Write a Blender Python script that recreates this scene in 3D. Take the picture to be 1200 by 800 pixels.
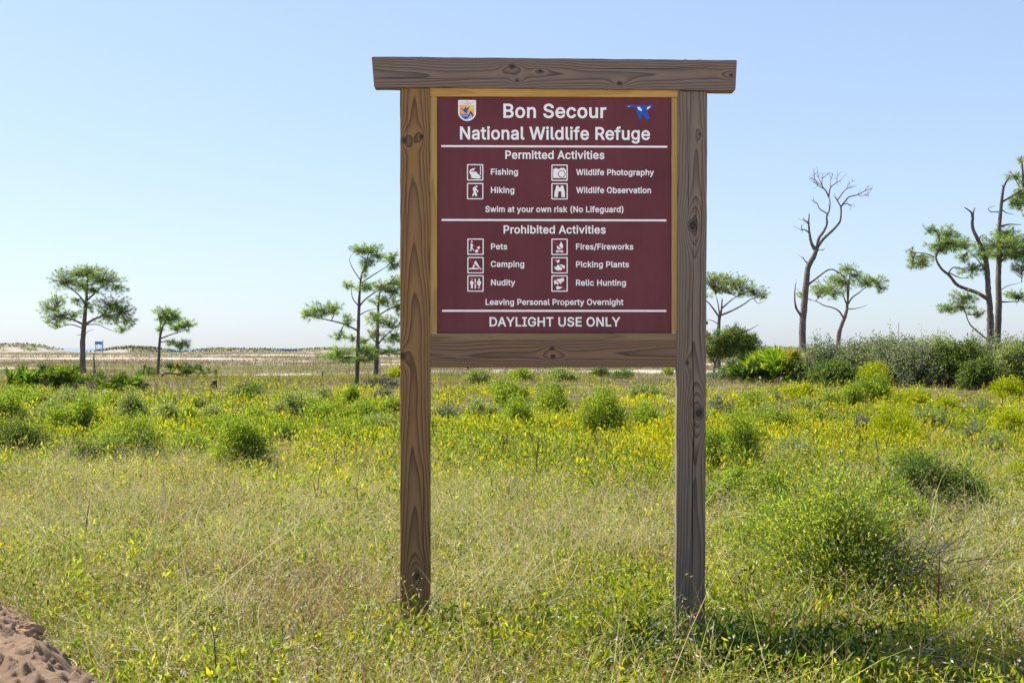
import bpy, math, random, json
import numpy as np
from mathutils import Vector
from math import radians as R

# ------------------------------------------------------------------ scene
for o in list(bpy.data.objects):
    bpy.data.objects.remove(o)
scene = bpy.context.scene
COL = scene.collection
rng = np.random.default_rng(7)
random.seed(7)

F_PX, HORIZON, EYE = 1400.0, 408.0, 1.5      # focal length in photo pixels, horizon row, eye height

# ------------------------------------------------------------------ camera
cam_data = bpy.data.cameras.new('camera')
cam_data.sensor_width = 36.0
cam_data.lens = 36.0 * F_PX / 1200.0
cam_data.clip_start = 0.05
cam_data.clip_end = 40000.0
cam_data.shift_y = (HORIZON - 400.0) / 1200.0
cam = bpy.data.objects.new('camera', cam_data)
cam.location = (0, 0, EYE)
cam.rotation_euler = (R(90), 0, 0)
COL.objects.link(cam)
scene.camera = cam

# ------------------------------------------------------------------ light
SUN_EL, SUN_AZ = 48.0, -62.0                 # azimuth measured from the view direction (+Y), negative = left
world = bpy.data.worlds.new('World')
scene.world = world
world.use_nodes = True
wt = world.node_tree
wt.nodes.clear()
sky = wt.nodes.new('ShaderNodeTexSky')
sky.sky_type = 'NISHITA'
sky.sun_disc = False
sky.sun_elevation = R(SUN_EL)
sky.sun_rotation = R(SUN_AZ)
sky.altitude = 0
sky.air_density = 1.0
sky.dust_density = 0.6
sky.ozone_density = 2.2
gm = wt.nodes.new('ShaderNodeGamma')            # gamma on the sky colour compresses its brightness, horizon against zenith
gm.inputs['Gamma'].default_value = 0.5
tn = wt.nodes.new('ShaderNodeMix'); tn.data_type = 'RGBA'; tn.blend_type = 'MULTIPLY'
tn.inputs[0].default_value = 1.0
tn.inputs[7].default_value = (1.19, 1.32, 1.58, 1)
bg = wt.nodes.new('ShaderNodeBackground')
bg.inputs['Strength'].default_value = 0.12
wo = wt.nodes.new('ShaderNodeOutputWorld')
wt.links.new(sky.outputs[0], gm.inputs[0])
wt.links.new(gm.outputs[0], tn.inputs[6])
wt.links.new(tn.outputs[2], bg.inputs[0])
wt.links.new(bg.outputs[0], wo.inputs[0])

sun_data = bpy.data.lights.new('sun', 'SUN')
sun_data.energy = 5.0
sun_data.angle = R(0.53)
sun_data.color = (1.0, 0.95, 0.86)
sun = bpy.data.objects.new('sun', sun_data)
COL.objects.link(sun)
sd = Vector((math.sin(R(SUN_AZ)) * math.cos(R(SUN_EL)), math.cos(R(SUN_AZ)) * math.cos(R(SUN_EL)), math.sin(R(SUN_EL))))
sun.rotation_euler = sd.to_track_quat('Z', 'Y').to_euler()
sun.location = (-10, 10, 30)

scene.view_settings.view_transform = 'Standard'
scene.view_settings.look = 'None'
scene.view_settings.gamma = 1.0
scene.view_settings.exposure = 1.2
scene.view_settings.use_curve_mapping = False

# ------------------------------------------------------------------ helpers
def nrm(a):
    return a / np.maximum(np.linalg.norm(a, axis=-1, keepdims=True), 1e-9)

def _h(ix, iy, seed):
    v = np.sin(ix * 127.1 + iy * 311.7 + seed * 74.7) * 43758.5453
    return v - np.floor(v)

def vnoise(x, y, seed=0):
    x = np.asarray(x, float); y = np.asarray(y, float)
    ix, iy = np.floor(x), np.floor(y)
    fx, fy = x - ix, y - iy
    fx = fx * fx * (3 - 2 * fx); fy = fy * fy * (3 - 2 * fy)
    a = _h(ix, iy, seed); b = _h(ix + 1, iy, seed); c = _h(ix, iy + 1, seed); d = _h(ix + 1, iy + 1, seed)
    return (a * (1 - fx) + b * fx) * (1 - fy) + (c * (1 - fx) + d * fx) * fy

def fbm(x, y, seed=0, octs=4):
    s, amp, tot = 0, 1.0, 0
    for k in range(octs):
        s = s + amp * vnoise(np.asarray(x) * 2 ** k, np.asarray(y) * 2 ** k, seed + k * 13)
        tot += amp; amp *= 0.5
    return s / tot

def smooth(e0, e1, x):
    t = np.clip((x - e0) / (e1 - e0), 0, 1)
    return t * t * (3 - 2 * t)

def ground_h(x, y):
    x = np.asarray(x, float); y = np.asarray(y, float)
    d = np.sqrt(x * x + y * y)
    h = (fbm(x * 0.35, y * 0.35, 3) - 0.5) * 0.10 * smooth(3, 9, d)
    h = h + (fbm(x * 0.03, y * 0.03, 5) - 0.5) * 0.5 * smooth(25, 90, d) * (1 - smooth(300, 500, d))
    return h

def depth_of(py):
    return EYE * F_PX / (py - HORIZON)

def ground_at(px, py):
    d = depth_of(py)
    return (px - 600.0) / F_PX * d, d

class MB:
    """collects vertices, faces and vertex colours, then links them as one mesh object"""
    def __init__(self):
        self.v, self.f, self.c, self.m, self.n = [], [], [], [], 0
    def add(self, V, F, C, mat=0):
        V = np.asarray(V, float).reshape(-1, 3); F = np.asarray(F, int)
        C = np.asarray(C, float)
        if C.ndim == 1: C = np.tile(C, (len(V), 1))
        self.v.append(V); self.c.append(C.reshape(-1, 3))
        self.f.append(F + self.n); self.m.append(np.full(len(F), mat, int)); self.n += len(V)
    def build(self, name, mats, parent=None, smooth_shade=False):
        me = bpy.data.meshes.new(name)
        V = np.concatenate(self.v)
        me.vertices.add(len(V)); me.vertices.foreach_set('co', V.astype(np.float32).ravel())
        loops = np.concatenate([f.ravel() for f in self.f]).astype(np.int32)
        tot = np.concatenate([np.full(len(f), f.shape[1]) for f in self.f]).astype(np.int32)
        start = np.concatenate([[0], np.cumsum(tot)[:-1]]).astype(np.int32)
        me.loops.add(len(loops)); me.loops.foreach_set('vertex_index', loops)
        me.polygons.add(len(tot)); me.polygons.foreach_set('loop_start', start)
        try: me.polygons.foreach_set('loop_total', tot)
        except Exception: pass
        me.polygons.foreach_set('material_index', np.concatenate(self.m).astype(np.int32))
        me.polygons.foreach_set('use_smooth', np.full(len(tot), smooth_shade))
        a = me.attributes.new('col', 'FLOAT_COLOR', 'POINT')
        C = np.concatenate(self.c)
        a.data.foreach_set('color', np.concatenate([C, np.ones((len(C), 1))], 1).astype(np.float32).ravel())
        for m in (mats if isinstance(mats, (list, tuple)) else [mats]): me.materials.append(m)
        me.update(calc_edges=True)
        o = bpy.data.objects.new(name, me)
        COL.objects.link(o)
        if parent is not None: o.parent = parent
        return o

def tag(o, label=None, cat=None, group=None, kind=None):
    if label: o['label'] = label
    if cat: o['category'] = cat
    if group: o['group'] = group
    if kind: o['kind'] = kind
    return o

def empty(name, loc, rz=0.0):
    o = bpy.data.objects.new(name, None)
    o.empty_display_size = 0.3
    o.location = loc; o.rotation_euler = (0, 0, rz)
    COL.objects.link(o)
    return o

def pal(n, colors, weights=None, jit=0.12):
    colors = np.array(colors, float)
    w = np.ones(len(colors)) if weights is None else np.array(weights, float)
    k = rng.choice(len(colors), n, p=w / w.sum())
    c = colors[k] * (1 + rng.normal(0, jit, (n, 1))) * (1 + rng.normal(0, jit * 0.4, (n, 3)))
    return np.clip(c, 0.004, 0.9)

def rand_dir(n, up=0.0):
    d = rng.normal(0, 1, (n, 3)); d = nrm(d); d[:, 2] += up
    return nrm(d)

def strips(mb, P, D, L, W, bend, C, segs=3, tip=None):
    """N tapering curved blades"""
    n = len(P)
    L = np.broadcast_to(L, (n,))[:, None]; W = np.broadcast_to(W, (n,))[:, None]
    side = nrm(np.cross(D, rng.normal(0, 1, (n, 3))))
    V = np.zeros((n, 2 * segs + 1, 3)); CC = np.zeros((n, 2 * segs + 1, 3))
    for k in range(segs + 1):
        t = k / segs
        p = P + D * L * t + bend * t * t
        c = C if tip is None else C * (1 - t) + tip * t
        if k < segs:
            w = W * 0.5 * (1 - t) ** 0.6
            V[:, 2 * k] = p - side * w; V[:, 2 * k + 1] = p + side * w
            CC[:, 2 * k] = c; CC[:, 2 * k + 1] = c
        else:
            V[:, 2 * k] = p; CC[:, 2 * k] = c
    m = 2 * segs + 1
    base = (np.arange(n) * m)[:, None]
    n0 = mb.n
    mb.add(V.reshape(-1, 3), base + np.array([[2 * segs - 2, 2 * segs - 1, 2 * segs]]), CC.reshape(-1, 3))
    for k in range(segs - 1):
        mb.f.append(base + np.array([[2 * k, 2 * k + 1, 2 * k + 3, 2 * k + 2]]) + n0)
        mb.m.append(np.zeros(n, int))

def leaves(mb, P, D, L, W, C, fold=0.25):
    """N pointed leaves, each two triangles folded along the midrib"""
    n = len(P)
    L = np.broadcast_to(L, (n,))[:, None]; W = np.broadcast_to(W, (n,))[:, None]
    side = nrm(np.cross(D, rng.normal(0, 1, (n, 3))))
    up = np.cross(side, D)
    mid = P + D * L * 0.45 + up * W * fold
    V = np.stack([P, mid + side * W * 0.5, P + D * L, mid - side * W * 0.5], 1)
    b = (np.arange(n) * 4)[:, None]
    F = np.concatenate([b + np.array([[0, 1, 2]]), b + np.array([[0, 2, 3]])])
    mb.add(V.reshape(-1, 3), F, np.repeat(C, 4, 0))

def catmull(pts, k=4):
    pts = np.asarray(pts, float)
    if len(pts) < 3: 
        t = np.linspace(0, 1, k + 1)[:, None]
        return pts[0] * (1 - t) + pts[-1] * t
    P = np.vstack([2 * pts[0] - pts[1], pts, 2 * pts[-1] - pts[-2]])
    out = []
    for i in range(1, len(P) - 2):
        for j in range(k):
            t = j / k
            out.append(0.5 * ((2 * P[i]) + (-P[i - 1] + P[i + 1]) * t + (2 * P[i - 1] - 5 * P[i] + 4 * P[i + 1] - P[i + 2]) * t * t + (-P[i - 1] + 3 * P[i] - 3 * P[i + 1] + P[i + 2]) * t ** 3))
    out.append(P[-2])
    return np.array(out)

def tube(mb, pts, rad, sides=7, C=(0.1, 0.09, 0.08), rough=0.0, mat=0):
    pts = np.asarray(pts, float); rad = np.asarray(rad, float); n = len(pts)
    T = nrm(np.gradient(pts, axis=0))
    ref = np.array([0.31, 0.87, 0.12]); ref /= np.linalg.norm(ref)
    U = nrm(np.cross(T, ref)); Wv = np.cross(T, U)
    a = np.linspace(0, 2 * np.pi, sides, endpoint=False)
    rr = rad[:, None] * (1 + rough * rng.normal(0, 1, (n, sides)))
    V = pts[:, None] + (np.cos(a)[None, :, None] * U[:, None] + np.sin(a)[None, :, None] * Wv[:, None]) * rr[..., None]
    i = np.arange(n - 1)[:, None] * sides; j = np.arange(sides)[None]; j2 = (j + 1) % sides
    F = np.stack([i + j, i + j2, i + sides + j2, i + sides + j], -1).reshape(-1, 4)
    mb.add(V.reshape(-1, 3), F, np.array(C), mat)
    mb.f.append((np.array([list(range(sides))[::-1]]) + mb.n - n * sides)); mb.m.append(np.full(1, mat))
    mb.f.append((np.array([list(range(sides))]) + mb.n - sides)); mb.m.append(np.full(1, mat))

# ------------------------------------------------------------------ materials
class NT:
    def __init__(self, name):
        self.mat = bpy.data.materials.new(name); self.mat.use_nodes = True
        self.t = self.mat.node_tree; self.t.nodes.clear()
        self.out = self.n('ShaderNodeOutputMaterial')
    def n(self, typ, **kw):
        nd = self.t.nodes.new(typ)
        for k, v in kw.items(): setattr(nd, k, v)
        return nd
    def put(self, sock, v):
        if isinstance(v, bpy.types.NodeSocket): self.t.links.new(v, sock)
        elif v is not None: sock.default_value = v
    def m(self, op, a, b=None, c=None, clamp=False):
        nd = self.n('ShaderNodeMath', operation=op); nd.use_clamp = clamp
        self.put(nd.inputs[0], a)
        if b is not None: self.put(nd.inputs[1], b)
        if c is not None: self.put(nd.inputs[2], c)
        return nd.outputs[0]
    def noise(self, vec, scale, detail=3.0, rough=0.55, dist=0.0):
        nd = self.n('ShaderNodeTexNoise')
        if vec is not None: self.put(nd.inputs['Vector'], vec)
        nd.inputs['Scale'].default_value = scale; nd.inputs['Detail'].default_value = detail
        nd.inputs['Roughness'].default_value = rough; nd.inputs['Distortion'].default_value = dist
        return nd.outputs['Fac']
    def ramp(self, fac, stops, interp='LINEAR'):
        nd = self.n('ShaderNodeValToRGB'); nd.color_ramp.interpolation = interp
        e = nd.color_ramp.elements
        while len(e) < len(stops): e.new(0.5)
        for el, (p, c) in zip(e, stops):
            el.position = p; el.color = (*c, 1) if len(c) == 3 else c
        self.put(nd.inputs[0], fac)
        return nd.outputs[0]
    def mix(self, fac, a, b, mode='MIX'):
        nd = self.n('ShaderNodeMix', data_type='RGBA', blend_type=mode)
        self.put(nd.inputs[0], fac)
        self.put(nd.inputs[6], (*a, 1) if isinstance(a, tuple) else a)
        self.put(nd.inputs[7], (*b, 1) if isinstance(b, tuple) else b)
        return nd.outputs[2]
    def comb(self, x, y, z):
        nd = self.n('ShaderNodeCombineXYZ')
        for i, v in enumerate((x, y, z)): self.put(nd.inputs[i], v)
        return nd.outputs[0]
    def principled(self, col, rough=0.6, spec=0.3, bump=None, bump_s=0.3, bump_d=0.01):
        p = self.n('ShaderNodeBsdfPrincipled')
        self.put(p.inputs['Base Color'], (*col, 1) if isinstance(col, tuple) else col)
        self.put(p.inputs['Roughness'], rough)
        p.inputs['Specular IOR Level'].default_value = spec
        if bump is not None:
            b = self.n('ShaderNodeBump'); b.inputs['Strength'].default_value = bump_s; b.inputs['Distance'].default_value = bump_d
            self.put(b.inputs['Height'], bump); self.t.links.new(b.outputs[0], p.inputs['Normal'])
        return p
    def done(self, node):
        self.t.links.new(node.outputs[0], self.out.inputs[0]); return self.mat

def leaf_material(name, trans=0.4, rough=0.65, spec=0.07, gain=(1.25, 1.2, 0.7)):
    g = NT(name)
    a = g.n('ShaderNodeAttribute', attribute_name='col')
    p = g.principled(a.outputs['Color'], rough, spec)
    tr = g.n('ShaderNodeBsdfTranslucent')
    tc = g.mix(1.0, a.outputs['Color'], (gain[0], gain[1], gain[2]), 'MULTIPLY')
    g.put(tr.inputs[0], tc)
    mx = g.n('ShaderNodeMixShader'); mx.inputs[0].default_value = trans
    g.t.links.new(p.outputs[0], mx.inputs[1]); g.t.links.new(tr.outputs[0], mx.inputs[2])
    return g.done(mx)

M_leaf = leaf_material('leaf', 0.56)
M_bush = leaf_material('bush_leaf', 0.55)
M_grass = leaf_material('grass_blade', 0.4)
M_straw = leaf_material('dry_straw', 0.35, 0.6, 0.15, (1.15, 1.08, 0.85))
M_needle = leaf_material('pine_needle', 0.58, 0.5, 0.25, (1.2, 1.3, 0.7))

def bark_material(name, dark, light, scale=14.0):
    g = NT(name)
    tc = g.n('ShaderNodeTexCoord'); mp = g.n('ShaderNodeMapping'); mp.inputs['Scale'].default_value = (1, 1, 0.35)
    g.t.links.new(tc.outputs['Object'], mp.inputs[0])
    f = g.noise(mp.outputs[0], scale, 5, 0.65, 0.6)
    c = g.ramp(f, [(0.3, dark), (0.5, tuple((d + l) / 2 for d, l in zip(dark, light))), (0.72, light)])
    return g.done(g.principled(c, 0.9, 0.15, f, 0.8, 0.04))

M_bark = bark_material('pine_bark', (0.05, 0.04, 0.037), (0.19, 0.155, 0.135))
M_snag = bark_material('bare_snag_wood', (0.045, 0.036, 0.033), (0.22, 0.18, 0.16))
M_deadwood = bark_material('dead_twig_wood', (0.05, 0.045, 0.045), (0.2, 0.18, 0.17), 30)
M_charred = bark_material('charred_wood', (0.012, 0.011, 0.012), (0.05, 0.045, 0.045), 20)

def plain(name, col, rough=0.6, spec=0.3, var=0.12, scale=8.0, bump=0.0):
    g = NT(name)
    tc = g.n('ShaderNodeTexCoord')
    f = g.noise(tc.outputs['Object'], scale, 4)
    c = g.ramp(f, [(0.3, tuple(v * (1 - var) for v in col)), (0.7, tuple(min(1, v * (1 + var)) for v in col))])
    return g.done(g.principled(c, rough, spec, f if bump else None, bump or 0.1, 0.01))

# ------------------------------------------------------------------ ground
def ground_colour(x, y):
    """albedo of bare soil, litter and sand at a place, from the patches of the site"""
    d = np.sqrt(x * x + y * y)
    n1 = fbm(x * 0.9, y * 0.9, 21); n2 = fbm(x * 0.11, y * 0.16, 22); n3 = fbm(x * 0.012, y * 0.045, 23); n4 = fbm(x * 3.1, y * 3.1, 24)
    lit = np.array([0.09, 0.075, 0.035]); tan = np.array([0.15, 0.12, 0.085]); sand = np.array([0.55, 0.47, 0.38])
    olive = np.array([0.135, 0.125, 0.06]); brown = np.array([0.11, 0.092, 0.072])
    c = lit + (np.array([0.18, 0.15, 0.08]) - lit) * smooth(0.35, 0.7, n1)[..., None]
    far = smooth(42, 62, d + (n2 - 0.5) * 24)[..., None]
    fc = olive + (tan - olive) * smooth(0.38, 0.56, n3)[..., None]
    fc = fc + (brown - fc) * smooth(0.5, 0.62, fbm(x * 0.010, y * 0.03, 31))[..., None]
    fc = fc * (0.8 + 0.4 * n4)[..., None]
    c = c * (1 - far) + fc * far
    s = smooth(0.60, 0.68, fbm(x * 0.02, y * 0.11, 40)) * smooth(55, 80, d) * 0.9
    # the sandy tracks that cross the flat
    for (x0, x1, yy, w) in ((-19, -10.5, 67, 1.1), (8.5, 14, 60, 1.2), (10.5, 18, 31, 0.6), (-1.75, -0.75, 26.5, 0.9), (4.2, 6.2, 34, 0.4)):
        wob = (fbm(x * 0.25, y * 0.3, 51) - 0.5) * 1.6
        m = smooth(x0 - 2, x0 + 1, x) * (1 - smooth(x1 - 1, x1 + 2, x)) * (1 - smooth(0.5, 1.1, np.abs(y - yy + wob) / w))
        s = np.maximum(s, m)
    s = np.maximum(s, 0.40 * (1 - smooth(0.5, 1.2, np.abs(y - 96 + (fbm(x * 0.06, y * 0.06, 52) - 0.5) * 26) / 3.0)) * smooth(0.42, 0.6, fbm(x * 0.05, y * 0.1, 53)))
    s = np.maximum(s, 0.35 * (1 - smooth(0.5, 1.2, np.abs(y - 190 + (fbm(x * 0.03, y * 0.03, 54) - 0.5) * 60) / 12.0)) * smooth(0.4, 0.6, fbm(x * 0.03, y * 0.05, 55)))
    s = np.maximum(s, (1 - smooth(3.9, 4.9, d + (n1 - 0.5) * 0.8)))
    s = np.maximum(s, smooth(4.4, 3.6, y + (n1 - 0.5) * 0.8) * smooth(-22, -15, y))   # the sandy road the picture was taken from
    s = np.maximum(s, smooth(480, 560, d) * 0.3)
    s = s[..., None]
    return np.clip(c * (1 - s) + sand * (0.85 + 0.3 * n4)[..., None] * s, 0.01, 0.8)

def make_ground():
    front = np.linspace(-46, 46, 760); rest = np.linspace(46, 314, 70)[1:-1]
    th = np.radians(np.concatenate([front, rest])); nt = len(th)
    r = np.concatenate([[0.4], np.geomspace(0.8, 900, 520)]); nr = len(r)
    RR, TH = np.meshgrid(r, th, indexing='ij')
    X = RR * np.sin(TH); Y = RR * np.cos(TH)
    Z = ground_h(X, Y) - smooth(640, 760, RR) * 4.0
    mb = MB()
    i = np.arange(nr - 1)[:, None] * nt; j = np.arange(nt)[None]; j2 = (j + 1) % nt
    F = np.stack([i + j, i + nt + j, i + nt + j2, i + j2], -1).reshape(-1, 4)
    mb.add(np.stack([X, Y, Z], -1), F, ground_colour(X, Y).reshape(-1, 3))
    mb.f.append(np.array([list(range(nt))[::-1]])); mb.m.append(np.zeros(1, int))
    g = NT('ground_soil')
    a = g.n('ShaderNodeAttribute', attribute_name='col'); tc = g.n('ShaderNodeTexCoord')
    f = g.noise(tc.outputs['Object'], 9, 6, 0.7); f2 = g.noise(tc.outputs['Object'], 70, 3, 0.7)
    k = g.m('ADD', g.m('MULTIPLY', f, 0.9), g.m('MULTIPLY', f2, 0.9))
    c = g.mix(1.0, a.outputs['Color'], g.ramp(k, [(0.55, (0.6, 0.58, 0.55)), (1.2, (1.25, 1.25, 1.25))]), 'MULTIPLY')
    o = mb.build('ground', g.done(g.principled(c, 0.95, 0.1, k, 0.7, 0.03)), smooth_shade=True)
    tag(o, kind='structure')
make_ground()

# sea
def make_sea():
    g = NT('sea_water')
    tc = g.n('ShaderNodeTexCoord')
    f = g.noise(tc.outputs['Object'], 0.05, 5, 0.6)
    p = g.principled(g.ramp(f, [(0.3, (0.09, 0.17, 0.24)), (0.7, (0.14, 0.24, 0.32))]), 0.35, 0.4, f, 0.3, 0.6)
    mb = MB()
    xs = np.linspace(-16000, 16000, 30); ys = np.geomspace(690, 22000, 30)
    X, Y = np.meshgrid(xs, ys, indexing='ij')
    i = np.arange(29)[:, None] * 30; j = np.arange(29)[None]
    mb.add(np.stack([X, Y, np.full_like(X, -1.6)], -1), np.stack([i + j, i + 30 + j, i + 31 + j, i + j + 1], -1).reshape(-1, 4), (0.1, 0.2, 0.3))
    tag(mb.build('sea', g.done(p)), kind='structure')
make_sea()

# dunes along the beach: real sand hills with a grassy cap
def make_dune(name, px0, px1, top_py, dist, depth_m, seed, grass, label=None):
    x0 = (px0 - 600) / F_PX * dist; x1 = (px1 - 600) / F_PX * dist
    H = EYE + (HORIZON - top_py) * dist / F_PX
    nx, ny = 160, 50
    U, Vv = np.meshgrid(np.linspace(0, 1, nx), np.linspace(0, 1, ny), indexing='ij')
    X = x0 + (x1 - x0) * U; Y = dist + (Vv - 0.4) * depth_m
    sc = 6.0 / (abs(x1 - x0))
    pr = np.sin(np.pi * U) ** 0.6 * np.sin(np.pi * Vv) ** 0.8
    n = fbm(X * 0.05, Y * 0.05, seed, 5)
    Z = pr * H * (0.25 + 1.15 * n) * 1.05 - 0.25
    sand = np.array([0.36, 0.32, 0.265]); gr = np.array([0.19, 0.19, 0.10])
    m = smooth(0.42, 0.58, fbm(X * 0.12, Y * 0.12, seed + 5) * 0.6 + grass * 0.4 * (0.4 + pr))
    C = sand * (1 - m[..., None]) + gr * m[..., None]
    mb = MB()
    i = np.arange(nx - 1)[:, None] * ny; j = np.arange(ny - 1)[None]
    mb.add(np.stack([X, Y, Z], -1), np.stack([i + j, i + ny + j, i + ny + j + 1, i + j + 1], -1).reshape(-1, 4), C.reshape(-1, 3))
    # tufts of sea oats standing on the sand
    k = 1500
    u = rng.random(k); v = rng.random(k)
    ii = (u * (nx - 1)).astype(int); jj = (v * (ny - 1)).astype(int)
    keep = (m[ii, jj] > rng.random(k)) 
    P = np.stack([X[ii, jj], Y[ii, jj], Z[ii, jj] - 0.05], -1)[keep]
    P[:, :2] += rng.normal(0, 0.5, (len(P), 2))
    if len(P): strips(mb, P, rand_dir(len(P), 2.0), rng.uniform(0.5, 1.1, len(P)), 0.35, rng.normal(0, 0.15, (len(P), 3)), pal(len(P), [(0.13, 0.14, 0.06), (0.24, 0.2, 0.1)]), 2)
    g = NT('dune_sand_' + str(seed))
    a = g.n('ShaderNodeAttribute', attribute_name='col')
    tc = g.n('ShaderNodeTexCoord'); f = g.noise(tc.outputs['Object'], 0.6, 5, 0.7)
    o = mb.build(name, g.done(g.principled(g.mix(0.5, a.outputs['Color'], g.ramp(f, [(0.35, (0.55, 0.55, 0.55)), (0.7, (1.2, 1.2, 1.2))]), 'MULTIPLY'), 0.95, 0.05, f, 0.6, 0.5)), smooth_shade=True)
    tag(o, kind='structure')
make_dune('dune', -60, 66, 403.0, 470, 60, 61, 0.55)
make_dune('dune', 118, 192, 402.5, 450, 50, 62, 0.9)
make_dune('dune', 215, 345, 407.0, 520, 60, 63, 1.0)
make_dune('dune', 320, 470, 407.4, 560, 60, 64, 1.0)
make_dune('dune', 815, 990, 406.0, 520, 60, 65, 0.8)
# ------------------------------------------------------------------ the sign
SC = 226.0                                   # photo pixels per metre at the sign
SIGN_D = F_PX / SC
SX = 649.5
sign = empty('information_sign', ((SX - 600) / SC, SIGN_D, 0.0), R(1.0))
tag(sign, 'tall wooden post sign with maroon rules panel standing in the weeds', 'sign')
def lx(px): return (px - SX) / SC
def lz(py): return EYE + (HORIZON - py) / SC

def wood(name, axis, c0, py, spacing, taper, cols, knots=(), crack=0.5, grey=0.5, seed=0.0, warp=0.02, splits=()):
    """weathered sawn pine: growth rings cut by the face, knots that bow them, drying cracks"""
    g = NT(name)
    tc = g.n('ShaderNodeTexCoord'); sp = g.n('ShaderNodeSeparateXYZ')
    g.t.links.new(tc.outputs['Object'], sp.inputs[0])
    X, Y, Z = sp.outputs
    al, cr = (Z, X) if axis == 'Z' else (X, Z)
    slow = g.noise(g.comb(g.m('MULTIPLY', al, 0.9), g.m('MULTIPLY_ADD', cr, 2.0, seed), Y), 1.6, 2, 0.5)
    fine = g.noise(g.comb(g.m('MULTIPLY', al, 2.2), g.m('MULTIPLY', cr, 14.0), g.m('ADD', Y, seed)), 1.5, 3, 0.5)
    u = g.m('ADD', g.m('SUBTRACT', cr, c0), g.m('MULTIPLY', g.m('SUBTRACT', slow, 0.5), warp * 3))
    v = g.m('SUBTRACT', Y, py)
    r = g.m('SQRT', g.m('ADD', g.m('MULTIPLY', u, u), g.m('MULTIPLY', v, v)))
    r = g.m('ADD', r, g.m('MULTIPLY', al, taper))
    r = g.m('ADD', r, g.m('MULTIPLY', g.m('SUBTRACT', slow, 0.5), warp))
    r = g.m('ADD', r, g.m('MULTIPLY', g.m('SUBTRACT', fine, 0.5), 0.006))
    kd = None
    for (ka, kc, ks) in knots:
        da = g.m('MULTIPLY', g.m('SUBTRACT', al, ka), 0.5 if True else 1); dc = g.m('SUBTRACT', cr, kc)
        d2 = g.m('ADD', g.m('MULTIPLY', da, da), g.m('MULTIPLY', dc, dc))
        e = g.m('EXPONENT', g.m('MULTIPLY', d2, -1.0 / (2 * ks) ** 2))
        r = g.m('SUBTRACT', r, g.m('MULTIPLY', e, ks * 1.3))
        da2 = g.m('MULTIPLY', da, 1.5); d3 = g.m('ADD', g.m('MULTIPLY', da2, da2), g.m('MULTIPLY', dc, dc))
        d3 = g.m('SQRT', d3)
        d3 = g.m('ADD', d3, g.m('MULTIPLY', g.m('SUBTRACT', fine, 0.5), ks * 0.5))
        q = g.m('SUBTRACT', 1.0, g.m('DIVIDE', d3, ks), clamp=True)
        kd = q if kd is None else g.m('MAXIMUM', kd, q)
    f = g.m('FRACT', g.m('DIVIDE', r, spacing))
    ring = g.ramp(f, [(0.0, (0, 0, 0)), (0.35, (0.1, 0.1, 0.1)), (0.72, (0.55, 0.55, 0.55)), (0.92, (1, 1, 1)), (1.0, (0, 0, 0))])
    early, late, weather = cols
    c = g.mix(ring, early, late)
    fib = g.noise(g.comb(g.m('MULTIPLY', al, 6.0), g.m('MULTIPLY', cr, 320.0), g.m('MULTIPLY', Y, 60.0)), 1.0, 3, 0.6)
    c = g.mix(g.ramp(fib, [(0.35, (0.0, 0.0, 0.0)), (0.75, (0.5, 0.5, 0.5))]), c, tuple(x * 0.45 for x in early))
    blot = g.noise(g.comb(g.m('MULTIPLY', al, 1.6), g.m('MULTIPLY', cr, 9.0), g.m('ADD', Y, seed)), 1.2, 4, 0.6)
    c = g.mix(g.m('MULTIPLY', g.ramp(blot, [(0.32, (0, 0, 0)), (0.68, (1, 1, 1))]), grey), c, weather)
    ck = g.noise(g.comb(g.m('MULTIPLY', al, 1.1), g.m('MULTIPLY_ADD', cr, 46.0, seed), seed), 1.0, 2, 0.6)
    ckm = g.ramp(ck, [(0.735 - 0.06 * crack, (0, 0, 0)), (0.76 - 0.06 * crack, (1, 1, 1))])
    c = g.mix(g.m('MULTIPLY', ckm, 0.9), c, (0.012, 0.010, 0.010))
    for (sc_, s0, s1, sw) in splits:              # long drying cracks that wander with the grain
        dl = g.m('ABSOLUTE', g.m('SUBTRACT', g.m('ADD', cr, g.m('MULTIPLY', g.m('SUBTRACT', slow, 0.5), 0.05)), sc_))
        dl = g.m('ADD', dl, g.m('MULTIPLY', g.m('SUBTRACT', fine, 0.5), 0.003))
        mid, half = (s0 + s1) / 2, abs(s1 - s0) / 2
        ta = g.m('SUBTRACT', 1.0, g.m('POWER', g.m('DIVIDE', g.m('ABSOLUTE', g.m('SUBTRACT', al, mid)), half), 4.0), clamp=True)
        q = g.m('LESS_THAN', dl, g.m('MULTIPLY', ta, sw))
        ckm = g.m('MAXIMUM', ckm, q)
        c = g.mix(q, c, (0.008, 0.007, 0.007))
    if kd is not None:
        km = g.ramp(kd, [(0.0, (0, 0, 0)), (0.12, (0.55, 0.55, 0.55)), (0.3, (0.35, 0.35, 0.35)), (0.65, (0.95, 0.95, 0.95)), (1.0, (0.7, 0.7, 0.7))])
        c = g.mix(km, c, (0.022, 0.015, 0.014))
    h = g.m('SUBTRACT', g.m('ADD', g.m('MULTIPLY', ring, 0.5), g.m('MULTIPLY', fib, 0.5)), g.m('MULTIPLY', ckm, 2.0))
    return g.done(g.principled(c, 0.82, 0.2, h, 0.5, 0.003))

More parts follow.
